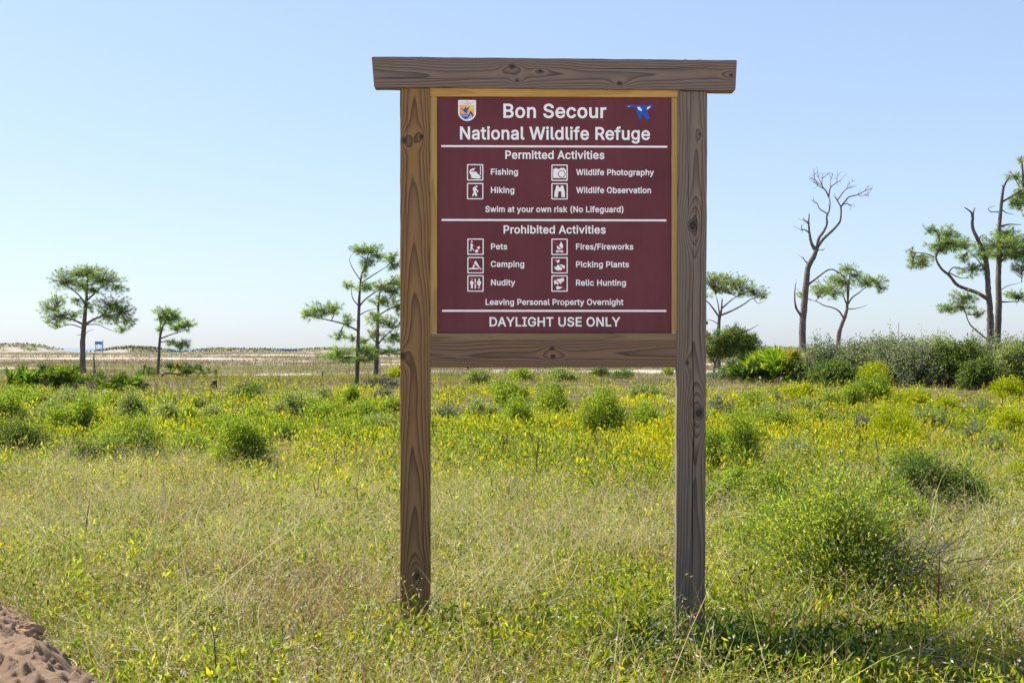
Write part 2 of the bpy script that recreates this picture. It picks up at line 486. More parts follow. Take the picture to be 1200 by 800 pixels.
def board(name, x0, x1, z0, z1, y0, y1, mat, parent, bevel=0.006, shear=0.0, cut=0.0, lean=0.0, segs=24, rough=0.0012):
    """a sawn board with softened, slightly uneven arrises"""
    import bmesh
    bm = bmesh.new()
    bmesh.ops.create_cube(bm, size=1.0)
    for v in bm.verts:
        v.co = ((x0 + x1) / 2 + v.co.x * (x1 - x0), (y0 + y1) / 2 + v.co.y * (y1 - y0), (z0 + z1) / 2 + v.co.z * (z1 - z0))
    long_x = (x1 - x0) > (z1 - z0)
    ax = 0 if long_x else 2
    lo, hi = (x0, x1) if long_x else (z0, z1)
    bmesh.ops.bevel(bm, geom=list(bm.edges), offset=bevel, segments=2, affect='EDGES', profile=0.5)
    for k in range(1, segs):
        p = lo + (hi - lo) * k / segs
        co = [0, 0, 0]; co[ax] = p; no = [0, 0, 0]; no[ax] = 1
        bmesh.ops.bisect_plane(bm, geom=list(bm.verts) + list(bm.edges) + list(bm.faces), plane_co=co, plane_no=no)
    for v in bm.verts:
        s = v.co[ax] * 9.0
        w = math.sin(s * 1.7 + v.co.y * 40) * 0.5 + math.sin(s * 3.9 + x0 * 20) * 0.5
        edge = rough * w
        if long_x: v.co.z += edge + shear * (v.co.x - x0) / (x1 - x0)
        else: v.co.x += edge + lean * (v.co.z - z1)
        v.co.y += edge * 0.4
        if cut and long_x and v.co.z < (z0 + z1) / 2:         # the sawn-off lower corners of the beam
            if v.co.x < x0 + 0.012: v.co.x += cut
            if v.co.x > x1 - 0.012: v.co.x -= cut * 0.6
    me = bpy.data.meshes.new(name); bm.to_mesh(me); bm.free()
    me.materials.append(mat)
    o = bpy.data.objects.new(name, me); COL.objects.link(o); o.parent = parent
    return o

W_left = wood('weathered_post_wood_brown', 'Z', lx(486), 0.062, 0.0105, 0.030, ((0.28, 0.16, 0.064), (0.050, 0.024, 0.010), (0.18, 0.125, 0.08)),
              [(lz(165), lx(474), 0.016), (lz(161), lx(494), 0.013), (lz(417), lx(472), 0.018), (lz(675), lx(489), 0.022)], 0.25, 0.4, 1.3, 0.014, [(lx(478), lz(300), lz(110), 0.0012), (lx(497), lz(700), lz(540), 0.0014)])
W_right = wood('weathered_post_wood_grey', 'Z', lx(815), 0.048, 0.0125, 0.016, ((0.235, 0.175, 0.13), (0.038, 0.027, 0.022), (0.16, 0.14, 0.132)),
               [(lz(264), lx(812), 0.030), (lz(157), lx(821), 0.009), (lz(484), lx(819), 0.030), (lz(425), lx(806), 0.012)], 0.6, 0.5, 4.7, 0.02, [(lx(812), lz(720), lz(272), 0.0026), (lx(806), lz(258), lz(120), 0.0018), (lx(822), lz(430), lz(180), 0.0013)])
W_beam = wood('weathered_beam_wood', 'X', lz(88), 0.040, 0.0105, 0.020, ((0.235, 0.165, 0.125), (0.038, 0.026, 0.022), (0.155, 0.135, 0.135)),
              [(lx(600), lz(79), 0.016), (lx(606), lz(95), 0.010), (lx(726), lz(98), 0.014), (lx(633), lz(84), 0.010), (lx(857), lz(88), 0.012)], 0.3, 0.45, 8.1, 0.02, [(lz(92), lx(440), lx(560), 0.0014), (lz(80), lx(690), lx(860), 0.0012)])
W_rail = wood('weathered_rail_wood', 'X', lz(414), 0.040, 0.0115, -0.012, ((0.245, 0.15, 0.092), (0.038, 0.022, 0.014), (0.155, 0.115, 0.092)),
              [(lx(647), lz(408), 0.014), (lx(648), lz(418), 0.012)], 0.3, 0.38, 2.9, 0.02, [(lz(418), lx(505), lx(600), 0.0016)])
W_trim = wood('pale_trim_wood', 'Z', lx(508), 0.05, 0.011, 0.015, ((0.46, 0.30, 0.11), (0.30, 0.18, 0.06), (0.34, 0.24, 0.11)), (), -0.6, 0.35, 3.1)
W_trimx = wood('pale_trim_wood_top', 'X', lz(108), 0.05, 0.012, 0.015, ((0.56, 0.34, 0.10), (0.40, 0.23, 0.06), (0.44, 0.28, 0.10)), (), -0.6, 0.3, 6.1)
W_trimb = wood('pale_trim_wood_bottom', 'X', lz(394), 0.05, 0.010, 0.012, ((0.25, 0.18, 0.09), (0.14, 0.09, 0.05), (0.2, 0.15, 0.1)), (), -0.4, 0.4, 5.1)

YF, YB = 0.0, 0.06
left_post = board('post', lx(469), lx(504.3), -0.35, lz(103.5), YF, YB, W_left, sign, 0.007, segs=40)
left_post['label'] = 'brown weathered left post'
right_post = board('post', lx(795), lx(829.7), -0.35, lz(106), YF, YB, W_right, sign, 0.007, lean=0.0045, segs=40)
right_post['label'] = 'grey cracked right post'
beam = board('top_beam', lx(436), lx(864), lz(103.2), lz(67.6), -0.012, 0.078, W_beam, sign, 0.006, shear=-2.6 / SC, cut=0.012, segs=40)
rail = board('lower_rail', lx(502), lx(797.5), lz(430.5), lz(398.2), 0.004, 0.050, W_rail, sign, 0.004, segs=30)
board('trim', lx(501), lx(512.2), lz(390), lz(113.2), 0.010, 0.045, W_trim, sign, 0.0015, segs=20, rough=0.0004)
board('trim', lx(787.8), lx(798.5), lz(390), lz(113.4), 0.010, 0.045, W_trim, sign, 0.0015, segs=20, rough=0.0004)
board('trim', lx(501), lx(798.5), lz(112.9), lz(102.5), 0.009, 0.046, W_trimx, sign, 0.0015, segs=20, rough=0.0004)
board('trim', lx(501), lx(797.5), lz(399.5), lz(390.3), 0.006, 0.046, W_trimb, sign, 0.002, segs=20, rough=0.0006)

# panel
g = NT('maroon_sign_face')
tc = g.n('ShaderNodeTexCoord')
f = g.noise(tc.outputs['Object'], 3.0, 4, 0.6); f2 = g.noise(tc.outputs['Object'], 160, 2, 0.6)
f3 = g.noise(tc.outputs['Object'], 1.4, 6, 0.7)
f = g.m('ADD', g.m('MULTIPLY', f, 0.5), g.m('MULTIPLY', f3, 0.5))
cc = g.ramp(f, [(0.38, (0.112, 0.029, 0.038)), (0.62, (0.148, 0.040, 0.052))])
sp_ = g.n('ShaderNodeSeparateXYZ'); g.t.links.new(tc.outputs['Object'], sp_.inputs[0])
dust = g.noise(g.comb(g.m('MULTIPLY', sp_.outputs[0], 38.0), sp_.outputs[1], g.m('MULTIPLY', sp_.outputs[2], 2.2)), 1.0, 5, 0.65)
cc = g.mix(g.ramp(dust, [(0.45, (0, 0, 0)), (0.8, (0.07, 0.07, 0.07))]), cc, (0.21, 0.13, 0.12))
rg = g.m('MULTIPLY_ADD', f2, 0.12, 0.42)
pn = g.principled(cc, rg, 0.15, f2, 0.03, 0.001)
M_panel = g.done(pn)
panel = board('panel', lx(511.6), lx(788.2), lz(390.6), lz(112.6), 0.022, 0.032, M_panel, sign, 0.001, segs=2, rough=0.0)
PZ = 0.0219                                  # front face of the panel, local y

M_white = plain('white_vinyl', (0.86, 0.86, 0.86), 0.4, 0.4, 0.03, 30)
M_red = plain('red_vinyl', (0.50, 0.02, 0.05), 0.4, 0.4, 0.05, 30)
M_blue = plain('blue_vinyl', (0.012, 0.085, 0.40), 0.4, 0.4, 0.05, 30)
M_navy = plain('navy_vinyl', (0.015, 0.05, 0.16), 0.4, 0.4, 0.05, 30)
M_sky = plain('pale_blue_vinyl', (0.35, 0.60, 0.78), 0.4, 0.4, 0.05, 30)
M_orange = plain('orange_vinyl', (0.85, 0.42, 0.10), 0.4, 0.4, 0.1, 30)
M_salmon = plain('salmon_vinyl', (0.80, 0.33, 0.20), 0.4, 0.4, 0.1, 30)
M_yellow = plain('yellow_vinyl', (0.85, 0.68, 0.10), 0.4, 0.4, 0.1, 30)
M_ink = plain('grey_ink', (0.16, 0.09, 0.10), 0.5, 0.3, 0.1, 30)

GLYPHS = json.loads(r'''{" ":[188,[]],"&":[448,[[197,-7,150,-2,110,12,78,34,54,62,39,96,34,133,37,163,47,189,63,213,85,235,111,256,140,279,216,335,226,343,237,352,246,363,255,375,260,389,262,405,258,427,245,445,226,457,201,461,184,459,168,453,155,444,145,431,139,416,137,399,139,380,145,363,155,346,169,327,204,284,438,0,364,0,171,231,121,293,102,319,87,344,78,370,75,398,79,430,91,458,109,481,134,499,165,510,200,513,235,510,266,499,290,482,308,459,320,433,324,404,322,382,315,362,305,342,291,325,275,308,256,293,154,217,128,195,110,174,100,154,97,131,100,108,109,87,124,70,143,57,166,49,193,46,223,50,251,59,278,75,301,95,321,121,336,151,346,186,349,224,408,224,405,180,397,144,385,115,371,92,357,75,345,62,333,47,305,23,271,7,234,-3]]],"(":[273,[[89,207,90,235,92,264,96,293,101,324,107,354,114,384,122,413,132,441,142,468,153,494,164,517,177,539,236,539,223,512,212,485,201,457,191,428,182,399,174,370,167,342,161,313,157,285,154,258,152,232,151,207,154,161,160,115,165,91,172,67,179,42,188,16,198,-10,209,-38,222,-66,236,-96,177,-96,156,-59,139,-21,124,16,111,55,102,93,95,131,90,169]]],")":[273,[[37,-96,52,-66,64,-37,76,-9,86,18,95,44,102,69,108,93,113,116,120,162,122,207,121,232,119,258,116,285,112,313,106,342,99,370,91,399,82,428,73,457,62,485,50,512,37,539,97,539,109,517,121,494,131,468,142,441,151,413,159,384,167,354,173,323,178,293,181,264,183,235,184,207,183,168,178,130,171,92,161,53,149,15,134,-22,117,-59,97,-96]]],".":[188,[[95,-4,78,-1,63,9,53,24,50,41,53,59,63,73,78,83,95,87,113,83,128,73,138,59,141,41,138,24,128,9,113,-1]]],"/":[249,[[235,533,71,-76,14,-76,178,533]]],"A":[480,[[16,0,201,509,276,509,463,0,395,0,287,302,264,372,232,478,245,478,213,371,191,302,85,0],[110,142,110,199,370,199,370,142]]],"B":[456,[[60,0,60,509,241,509,289,504,329,491,359,469,381,442,394,410,398,374,395,344,387,320,373,301,356,286,336,275,315,267,315,262,339,257,363,245,385,227,402,203,414,173,418,136,413,100,400,67,377,39,344,18,301,4,247,0],[125,57,245,57,296,63,330,80,349,105,355,137,352,161,342,184,327,203,306,218,279,228,248,231,125,231],[125,285,238,285,265,288,288,296,308,309,323,326,333,348,336,372,330,403,313,429,283,446,240,452,125,452]]],"C":[510,[[267,-7,235,-5,205,1,177,11,150,25,126,42,104,63,86,88,70,115,57,146,48,179,42,215,40,254,42,293,48,329,57,362,70,393,86,421,104,445,126,466,150,484,177,498,205,508,235,514,267,516,305,513,340,504,373,490,402,471,427,447,448,418,463,385,473,348,408,348,401,373,389,395,375,413,357,428,337,440,315,449,292,454,267,456,223,450,184,432,150,403,125,364,116,340,109,314,105,285,103,254,105,223,109,194,116,168,125,145,151,105,184,76,223,59,267,53,292,55,315,60,337,69,357,81,375,96,389,114,401,136,408,160,473,160,463,124,448,91,428,62,402,38,373,19,341,5,305,-4]]],"D":[502,[[219,0,96,0,96,57,215,57,244,58,272,63,296,70,318,81,354,110,379,149,388,172,394,198,398,226,399,255,398,285,394,312,388,337,379,361,354,399,320,428,299,438,275,446,249,450,221,452,93,452,93,509,225,509,261,507,294,501,325,492,353,478,377,461,399,441,418,418,433,391,446,361,455,329,460,293,462,255,460,217,455,181,446,149,433,119,417,92,398,68,376,48,351,31,322,17,291,8,256,2],[125,509,125,0,60,0,60,509]]],"E":[419,[[60,0,60,509,372,509,372,452,125,452,125,286,355,286,355,229,125,229,125,57,375,57,375,0]]],"F":[410,[[60,0,60,509,369,509,369,452,125,452,125,278,346,278,346,221,125,221,125,0]]],"G":[520,[[269,-7,236,-5,205,1,176,11,149,25,125,43,104,64,85,88,69,116,57,146,47,179,42,215,40,254,42,293,47,329,57,362,69,393,85,421,103,445,125,466,149,484,175,498,203,508,233,514,265,516,304,513,340,504,374,489,403,469,429,445,449,416,465,384,474,349,408,349,399,372,387,393,373,411,356,427,337,439,315,448,291,454,265,456,222,450,183,432,150,404,125,364,116,340,109,314,105,285,103,254,105,223,109,194,116,168,125,145,151,105,184,76,224,59,269,53,309,57,345,71,374,93,396,123,410,160,415,202,434,199,283,199,283,256,478,256,478,200,476,170,471,141,463,115,451,91,436,69,419,50,399,33,377,19,352,8,326,0,298,-5]]],"H":[517,[[60,0,60,509,125,509,125,289,392,289,392,509,457,509,457,0,392,0,392,232,125,232,125,0]]],"I":[300,[[31,0,31,57,118,57,118,452,31,452,31,509,269,509,269,452,183,452,183,57,269,57,269,0]]],"L":[393,[[60,0,60,509,125,509,125,57,361,57,361,0]]],"N":[523,[[60,0,60,509,136,509,343,183,352,169,363,151,388,107,414,55,405,54,402,81,401,108,399,157,399,195,399,509,463,509,463,0,387,0,202,290,177,331,148,381,108,452,119,454,122,384,124,328,125,291,125,0]]],"O":[533,[[267,-7,235,-5,205,1,177,11,150,25,126,42,105,63,86,88,70,115,57,146,48,179,42,215,40,254,42,293,48,329,57,362,70,393,86,421,105,445,126,466,150,484,177,498,205,508,235,514,267,516,299,514,329,508,357,498,384,484,408,466,429,445,448,421,464,393,477,362,486,329,491,293,493,254,491,215,486,179,477,146,464,115,448,88,429,63,408,42,384,25,357,11,329,1,299,-5],[267,53,310,59,349,76,383,105,408,144,418,168,425,194,429,223,430,254,429,286,425,314,418,341,408,365,383,404,349,433,310,450,267,456,223,450,184,433,151,404,125,364,116,340,109,314,105,285,103,254,105,223,109,194,116,168,125,144,151,105,184,76,223,59]]],"P":[445,[[60,0,60,509,235,509,289,503,332,487,366,462,390,430,404,391,409,348,404,304,390,265,366,233,332,207,289,191,235,186,109,186,109,242,233,242,269,246,297,256,318,272,333,294,342,319,344,348,342,376,333,402,318,423,297,439,268,449,232,452,125,452,125,0]]],"R":[449,[[60,0,60,509,236,509,290,504,333,489,367,465,390,433,405,395,409,352,405,309,390,271,367,240,333,217,289,203,236,198,96,198,96,255,234,255,269,258,298,267,319,281,334,300,342,324,345,352,342,380,334,405,319,425,298,440,269,449,233,452,125,452,125,0],[353,0,230,229,303,229,428,0]]],"S":[447,[[224,-9,172,-4,128,9,91,31,64,60,46,96,38,137,104,137,110,110,123,88,142,71,166,59,194,52,224,49,257,52,286,60,311,74,329,92,341,114,346,139,342,161,332,179,316,193,296,205,272,214,245,222,184,239,154,249,128,260,105,274,86,289,60,326,52,372,58,413,75,448,102,476,138,498,180,511,227,516,275,511,316,498,351,476,377,449,394,415,401,378,337,378,326,412,302,437,267,453,225,459,194,456,167,448,145,435,129,418,118,398,115,376,119,352,131,334,148,319,169,308,191,300,212,293,264,279,287,272,312,264,336,252,359,238,379,220,395,198,405,171,408,139,403,99,386,64,360,34,323,11,302,2,278,-4,252,-8]]],"T":[449,[[32,452,32,509,417,509,417,452,257,452,257,0,193,0,193,452]]],"U":[517,[[259,-8,230,-7,203,-2,177,5,154,15,114,43,85,80,66,124,60,173,60,509,124,509,124,178,128,144,141,113,160,87,187,68,220,56,259,52,298,56,331,68,357,87,377,113,389,144,393,178,393,509,457,509,457,173,451,124,433,80,403,43,363,15,340,5,315,-2,288,-7]]],"V":[480,[[204,0,16,509,84,509,192,206,215,137,248,31,235,31,267,138,290,206,395,509,463,509,278,0]]],"W":[686,[[155,0,16,509,82,509,163,196,175,145,187,94,197,40,189,40,200,94,211,145,224,196,306,509,380,509,462,196,474,145,486,94,497,40,488,40,499,94,510,145,523,196,603,509,670,509,530,0,455,0,368,323,351,391,336,475,350,475,335,395,327,359,318,323,230,0]]],"Y":[472,[[203,0,203,208,16,509,91,509,192,344,208,318,222,292,236,264,250,230,224,230,237,265,251,293,280,344,381,509,455,509,268,208,268,0]]],"a":[389,[[160,-9,126,-5,94,5,68,22,48,45,35,73,30,108,34,138,43,161,58,179,78,193,100,203,125,211,152,216,178,220,234,227,252,230,265,235,273,243,276,255,276,257,273,279,267,297,256,311,240,322,220,329,196,331,171,329,149,322,132,313,118,301,107,288,100,274,41,291,57,322,79,346,104,364,133,375,163,382,194,384,215,383,239,379,263,372,286,360,306,343,322,320,333,290,337,251,337,0,277,0,277,52,272,52,264,38,252,25,236,12,215,1,190,-6],[170,45,202,49,228,59,248,74,263,93,272,115,276,138,276,190,270,186,259,182,246,179,231,176,200,171,175,168,154,164,134,159,117,150,103,139,95,124,92,105,94,87,102,72,114,61,130,52,149,47]]],"b":[424,[[229,-8,198,-5,172,4,153,17,138,31,127,46,118,59,112,59,112,0,53,0,53,509,114,509,114,319,118,319,127,331,137,346,152,360,171,373,197,381,229,384,274,378,313,361,345,332,370,293,379,270,385,245,389,218,390,189,389,160,385,133,379,108,370,84,346,45,313,16,274,-2],[220,47,253,51,279,66,301,88,316,117,325,151,328,189,325,227,316,261,301,290,280,311,253,325,220,330,188,325,161,312,140,291,125,263,116,229,113,189,116,150,125,115,140,86,162,65,188,51]]],"c":[396,[[207,-8,159,-2,117,16,82,46,56,85,46,108,40,133,36,159,34,187,36,216,40,243,46,268,56,291,82,330,117,360,159,378,207,384,234,383,260,377,284,368,305,356,324,341,340,322,353,301,362,277,303,262,298,276,290,289,281,301,270,311,257,319,242,325,226,329,207,330,173,325,145,310,124,287,108,258,99,224,96,187,99,151,108,117,124,89,145,66,173,51,207,46,226,48,243,52,258,58,271,66,282,76,292,89,299,102,304,117,363,102,354,78,341,56,325,37,306,21,285,9,261,-1,235,-6]]],"d":[424,[[195,-8,151,-2,111,16,79,45,55,84,46,108,39,133,35,160,34,189,35,218,39,245,46,270,55,293,79,332,112,361,151,378,196,384,228,381,253,373,272,360,287,346,298,331,306,319,311,319,311,509,372,509,372,0,313,0,313,59,307,59,298,46,287,31,272,17,252,4,227,-5],[205,47,236,51,263,65,284,86,299,115,309,150,312,189,309,229,300,263,284,291,263,312,237,325,205,330,172,325,145,311,124,290,108,261,99,227,96,189,99,151,109,117,124,88,145,66,172,51]]],"e":[404,[[212,-8,161,-2,117,16,82,46,56,85,46,108,40,132,35,159,34,187,35,215,39,242,46,267,55,290,81,329,115,359,157,378,205,384,236,382,266,374,294,361,319,341,341,315,357,282,368,242,371,194,371,169,75,169,75,221,338,221,310,202,307,237,298,269,283,294,263,314,237,326,205,330,173,326,146,313,125,294,109,270,99,241,96,211,96,178,100,139,110,106,128,80,151,61,179,50,212,46,234,48,254,53,271,61,285,73,297,88,306,105,365,91,353,63,335,39,311,19,283,4,249,-5]]],"f":[254,[[228,379,228,327,6,327,6,379],[81,0,81,432,84,461,96,486,113,505,135,519,161,527,187,530,207,529,222,527,234,524,243,521,227,468,222,470,215,472,206,473,195,474,171,470,154,460,145,443,142,419,142,0]]],"g":[425,[[207,-151,168,-148,134,-140,105,-127,82,-110,64,-91,51,-69,101,-41,110,-53,122,-66,136,-78,154,-88,178,-95,207,-97,249,-92,282,-75,304,-47,311,-6,311,68,306,68,298,56,287,41,272,28,252,16,227,8,195,5,152,10,113,27,80,53,55,90,46,112,39,136,35,163,34,191,35,220,39,246,46,271,55,293,80,332,112,361,152,378,196,384,228,382,253,373,273,360,288,346,299,331,308,319,313,319,313,379,372,379,372,-9,367,-54,350,-90,324,-117,291,-136,251,-147],[205,59,237,63,264,75,285,95,300,121,309,154,312,193,309,231,300,264,285,291,264,312,237,325,205,330,172,325,145,312,124,290,109,262,99,229,96,193,99,155,109,123,124,96,145,76,172,63]]],"h":[410,[[114,227,114,0,53,0,53,509,114,509,114,287,102,287,124,332,152,362,187,379,227,384,264,380,295,369,321,349,341,321,353,285,357,240,357,0,296,0,296,235,290,275,273,304,246,323,210,329,184,326,161,317,141,303,126,283,117,257]]],"i":[167,[[53,0,53,379,114,379,114,0],[84,443,67,446,54,455,44,468,41,483,44,499,54,512,67,521,84,524,100,521,114,512,123,499,126,483,123,468,114,455,100,446]]],"k":[381,[[110,137,110,212,121,212,284,379,360,379,184,199,177,199],[53,0,53,509,114,509,114,0],[294,0,148,186,191,229,372,0]]],"l":[189,[[139,-2,101,3,74,20,58,47,53,84,53,509,114,509,114,99,115,77,120,62,130,54,146,52,154,52,160,53,165,53,170,54,181,3,172,1,162,-1,151,-2]]],"m":[610,[[53,0,53,379,112,379,112,295,108,295,118,323,132,346,151,363,172,376,195,384,219,386,257,380,287,361,309,331,321,295,312,295,322,321,337,343,357,361,381,375,407,383,437,386,468,383,497,372,522,354,541,328,553,296,557,255,557,0,496,0,496,254,490,289,473,313,447,326,419,330,395,328,374,320,358,307,345,290,338,270,335,247,335,0,274,0,274,260,269,288,253,311,229,326,199,330,178,328,158,320,140,307,126,289,117,266,114,238,114,0]]],"n":[410,[[114,227,114,0,53,0,53,379,112,379,112,287,102,287,124,332,152,362,187,379,227,384,264,380,295,369,321,349,341,321,353,285,357,240,357,0,296,0,296,235,290,275,273,304,246,323,210,329,184,326,161,317,141,303,126,283,117,257]]],"o":[415,[[207,-8,159,-2,117,16,82,46,56,85,46,108,40,133,36,159,34,187,36,216,40,243,46,268,56,291,82,330,117,360,159,378,207,384,256,378,299,360,333,330,359,291,369,268,376,243,380,216,381,187,380,159,376,133,369,108,359,85,333,46,299,16,256,-2],[207,46,242,51,270,66,292,89,307,117,316,151,319,187,316,224,307,258,292,287,270,310,242,325,207,330,173,325,145,310,124,287,108,258,99,224,96,187,99,151,108,117,124,89,145,66,173,51]]],"p":[424,[[53,-143,53,379,112,379,112,319,118,319,126,331,137,346,152,360,171,373,197,381,229,384,274,378,313,361,345,332,370,293,379,270,385,245,389,218,390,189,389,160,385,133,379,108,370,84,346,45,313,16,274,-2,229,-8,198,-5,173,4,153,17,138,31,127,46,118,59,114,59,114,-143],[220,47,253,51,279,66,301,88,316,117,325,151,328,189,325,227,316,261,301,290,280,311,253,325,220,330,188,325,161,312,140,291,125,263,116,229,113,189,116,150,125,115,140,86,162,65,188,51]]],"r":[259,[[53,0,53,379,112,379,112,321,115,321,130,347,152,367,181,380,213,385,229,384,243,384,243,322,239,323,230,324,219,325,207,326,182,323,159,315,140,301,126,284,117,262,114,237,114,0]]],"s":[365,[[182,-8,145,-5,112,3,84,18,62,38,45,63,36,94,94,107,105,79,124,60,150,49,181,45,217,50,244,62,262,81,268,103,265,121,254,136,237,147,212,155,149,170,104,186,72,208,53,237,47,274,51,305,65,332,87,354,115,370,149,381,187,384,223,381,254,372,279,358,299,339,314,316,324,290,268,277,258,298,243,316,219,328,187,333,156,329,131,317,114,299,109,277,112,258,124,243,144,232,172,223,229,209,275,194,306,171,325,142,331,107,326,75,312,47,290,24,260,6,223,-5]]],"t":[227,[[204,379,204,327,6,327,6,379],[65,471,126,471,126,98,128,76,136,61,150,53,170,50,177,50,185,51,202,54,213,2,203,-1,192,-3,180,-4,168,-4,125,2,92,21,72,52,65,93]]],"u":[410,[[182,-5,146,-1,115,11,89,31,69,59,57,95,53,139,53,379,114,379,114,144,119,105,137,75,164,56,200,50,226,53,249,62,268,77,283,97,293,122,296,153,296,379,357,379,357,0,298,0,298,92,307,92,286,47,257,17,222,0]]],"v":[389,[[163,0,17,379,84,379,165,155,177,121,187,87,206,21,184,21,203,87,213,121,224,155,305,379,371,379,226,0]]],"w":[567,[[138,0,23,379,87,379,133,214,154,137,175,41,165,41,186,135,206,214,252,379,316,379,362,214,382,136,402,41,391,41,413,135,434,214,480,379,545,379,429,0,368,0,319,172,305,225,291,280,277,338,291,338,277,280,263,225,248,172,199,0]]],"y":[389,[[47,-139,61,-86,71,-87,88,-90,104,-89,118,-84,130,-74,141,-58,151,-36,163,-1,17,379,84,379,165,155,177,121,187,87,206,21,184,21,202,87,212,121,224,155,305,379,371,379,204,-58,191,-85,177,-107,159,-124,139,-136,117,-143,91,-145,77,-145,65,-143,54,-141]]]}''')
_i = GLYPHS['I'][1][0]
GLYPH_SIGN = -1.0 if sum(_i[k] * _i[(k + 3) % len(_i)] - _i[(k + 2) % len(_i)] * _i[k + 1] for k in range(0, len(_i), 2)) > 0 else 1.0

def flat_mesh(polys, level=0, offset=0.0):
    """polygons (lists of local x,z points; inner ones are holes) -> verts, triangles of a thin flat shape, fattened by offset"""
    from mathutils.geometry import delaunay_2d_cdt
    K = 1000.0
    V, E = [], []
    for p in polys:
        p = [q for i, q in enumerate(p) if (q[0] - p[i - 1][0]) ** 2 + (q[1] - p[i - 1][1]) ** 2 > 1e-12]
        n = len(p); b = len(V)
        for i in range(n):
            x, z = p[i]
            if offset:
                ax, az = x - p[i - 1][0], z - p[i - 1][1]; cx, cz = p[(i + 1) % n][0] - x, p[(i + 1) % n][1] - z
                la, lc = math.hypot(ax, az), math.hypot(cx, cz)
                n1, n2 = (-az / la, ax / la), (-cz / lc, cx / lc)
                m = (n1[0] + n2[0], n1[1] + n2[1]); d = max(0.35, (1 + n1[0] * n2[0] + n1[1] * n2[1]))
                x, z = x + GLYPH_SIGN * offset * m[0] / d, z + GLYPH_SIGN * offset * m[1] / d
            V.append(Vector((x * K, z * K)))
        E += [(b + i, b + (i + 1) % n) for i in range(n)]
    vo, _, fo = delaunay_2d_cdt(V, E, [], 1, 1e-4)[:3]
    keep = []
    for f in fo:                                  # winding rule for letters, even-odd for symbols: counters stay open
        cx = sum(vo[i].x for i in f) / len(f); cy = sum(vo[i].y for i in f) / len(f)
        w = 0
        for i, j in E:
            a, b = V[i], V[j]
            if (a.y > cy) != (b.y > cy) and cx < (b.x - a.x) * (cy - a.y) / (b.y - a.y) + a.x: w += 1 if b.y > a.y or not offset else -1
        if (w != 0 if offset else w % 2 == 1): keep.append(tuple(f))
    return [(v.x / K, v.y / K) for v in vo], keep

def flat_part(name, layers, parent):
    """layers: list of (polys, material, height above the panel in mm, offset); each becomes a thin decal standing proud"""
    V, Fs, mi, mats = [], [], [], []
    for polys, mat, up, off in layers:
        if mat not in mats: mats.append(mat)
        v, f = flat_mesh(polys, 0, off)
        b = len(V)
        V += [(x, PZ - up / 1000.0, z) for x, z in v]
        Fs += [tuple(i + b for i in t) for t in f]; mi += [mats.index(mat)] * len(f)
    me = bpy.data.meshes.new(name); me.from_pydata(V, [], Fs)
    for m in mats: me.materials.append(m)
    me.polygons.foreach_set('material_index', mi); me.update()
    o = bpy.data.objects.new(name, me); COL.objects.link(o); o.parent = parent
    return o


CAP = float(max(max(p[1::2]) for p in GLYPHS['H'][1]))
def text_polys(s, x0, x1, base, cap, bold):
    """outline polygons of a line of bold sans lettering that spans x0..x1 (local metres)"""
    adv, polys, lo, hi = 0, [], 1e9, -1e9
    for ch in s:
        a, ps = GLYPHS[ch]
        for p in ps:
            q = [(p[i] + adv, p[i + 1]) for i in range(0, len(p), 2)]
            lo = min(lo, min(t[0] for t in q)); hi = max(hi, max(t[0] for t in q)); polys.append(q)
        adv += a + 18
    kx = (x1 - x0) / (hi - lo); kz = cap / CAP
    return [[(x0 + (x - lo) * kx, base + z * kz) for x, z in p] for p in polys]

TEXT = [("Bon Secour", 590.5, 710.5, 137, 15.6), ("National Wildlife Refuge", 539.5, 762, 162.6, 14.2),
        ("Permitted Activities", 592.5, 708.5, 185.4, 9.2), ("Fishing", 575.5, 606.8, 204.2, 6.7), ("Hiking", 575.5, 602.6, 225.6, 6.7),
        ("Wildlife Photography", 675.8, 767, 204.4, 6.7), ("Wildlife Observation", 675.8, 763.6, 225.4, 6.7),
        ("Swim at your own risk (No Lifeguard)", 569, 731, 248, 6.7), ("Prohibited Activities", 590.5, 710, 273, 9.0),
        ("Pets", 575.6, 594.2, 291.8, 6.6), ("Camping", 575.4, 614.2, 312.4, 6.6), ("Nudity", 575.6, 603.5, 334, 6.6),
        ("Fires/Fireworks", 675.6, 742.7, 291.8, 6.6), ("Picking Plants", 675.6, 737.6, 312.6, 6.6), ("Relic Hunting", 675.6, 734, 334.2, 6.6),
        ("Leaving Personal Property Overnight", 569.2, 731, 357, 6.7), ("DAYLIGHT USE ONLY", 574, 727, 382, 10.3)]
for s, x0, x1, b, cap in TEXT:
    h = cap / SC
    flat_part('lettering', [(text_polys(s, lx(x0), lx(x1), lz(b), h, 1), M_white, 0.5, h * 0.036)], panel)
for y, x0, x1 in ((170.9, 517, 783), (257.5, 517.5, 782), (364, 518, 782)):
    flat_part('divider_line', [([[(lx(x0), lz(y + 1.15)), (lx(x1), lz(y + 1.15)), (lx(x1), lz(y - 1.15)), (lx(x0), lz(y - 1.15))]], M_white, 0.5, 0)], panel)

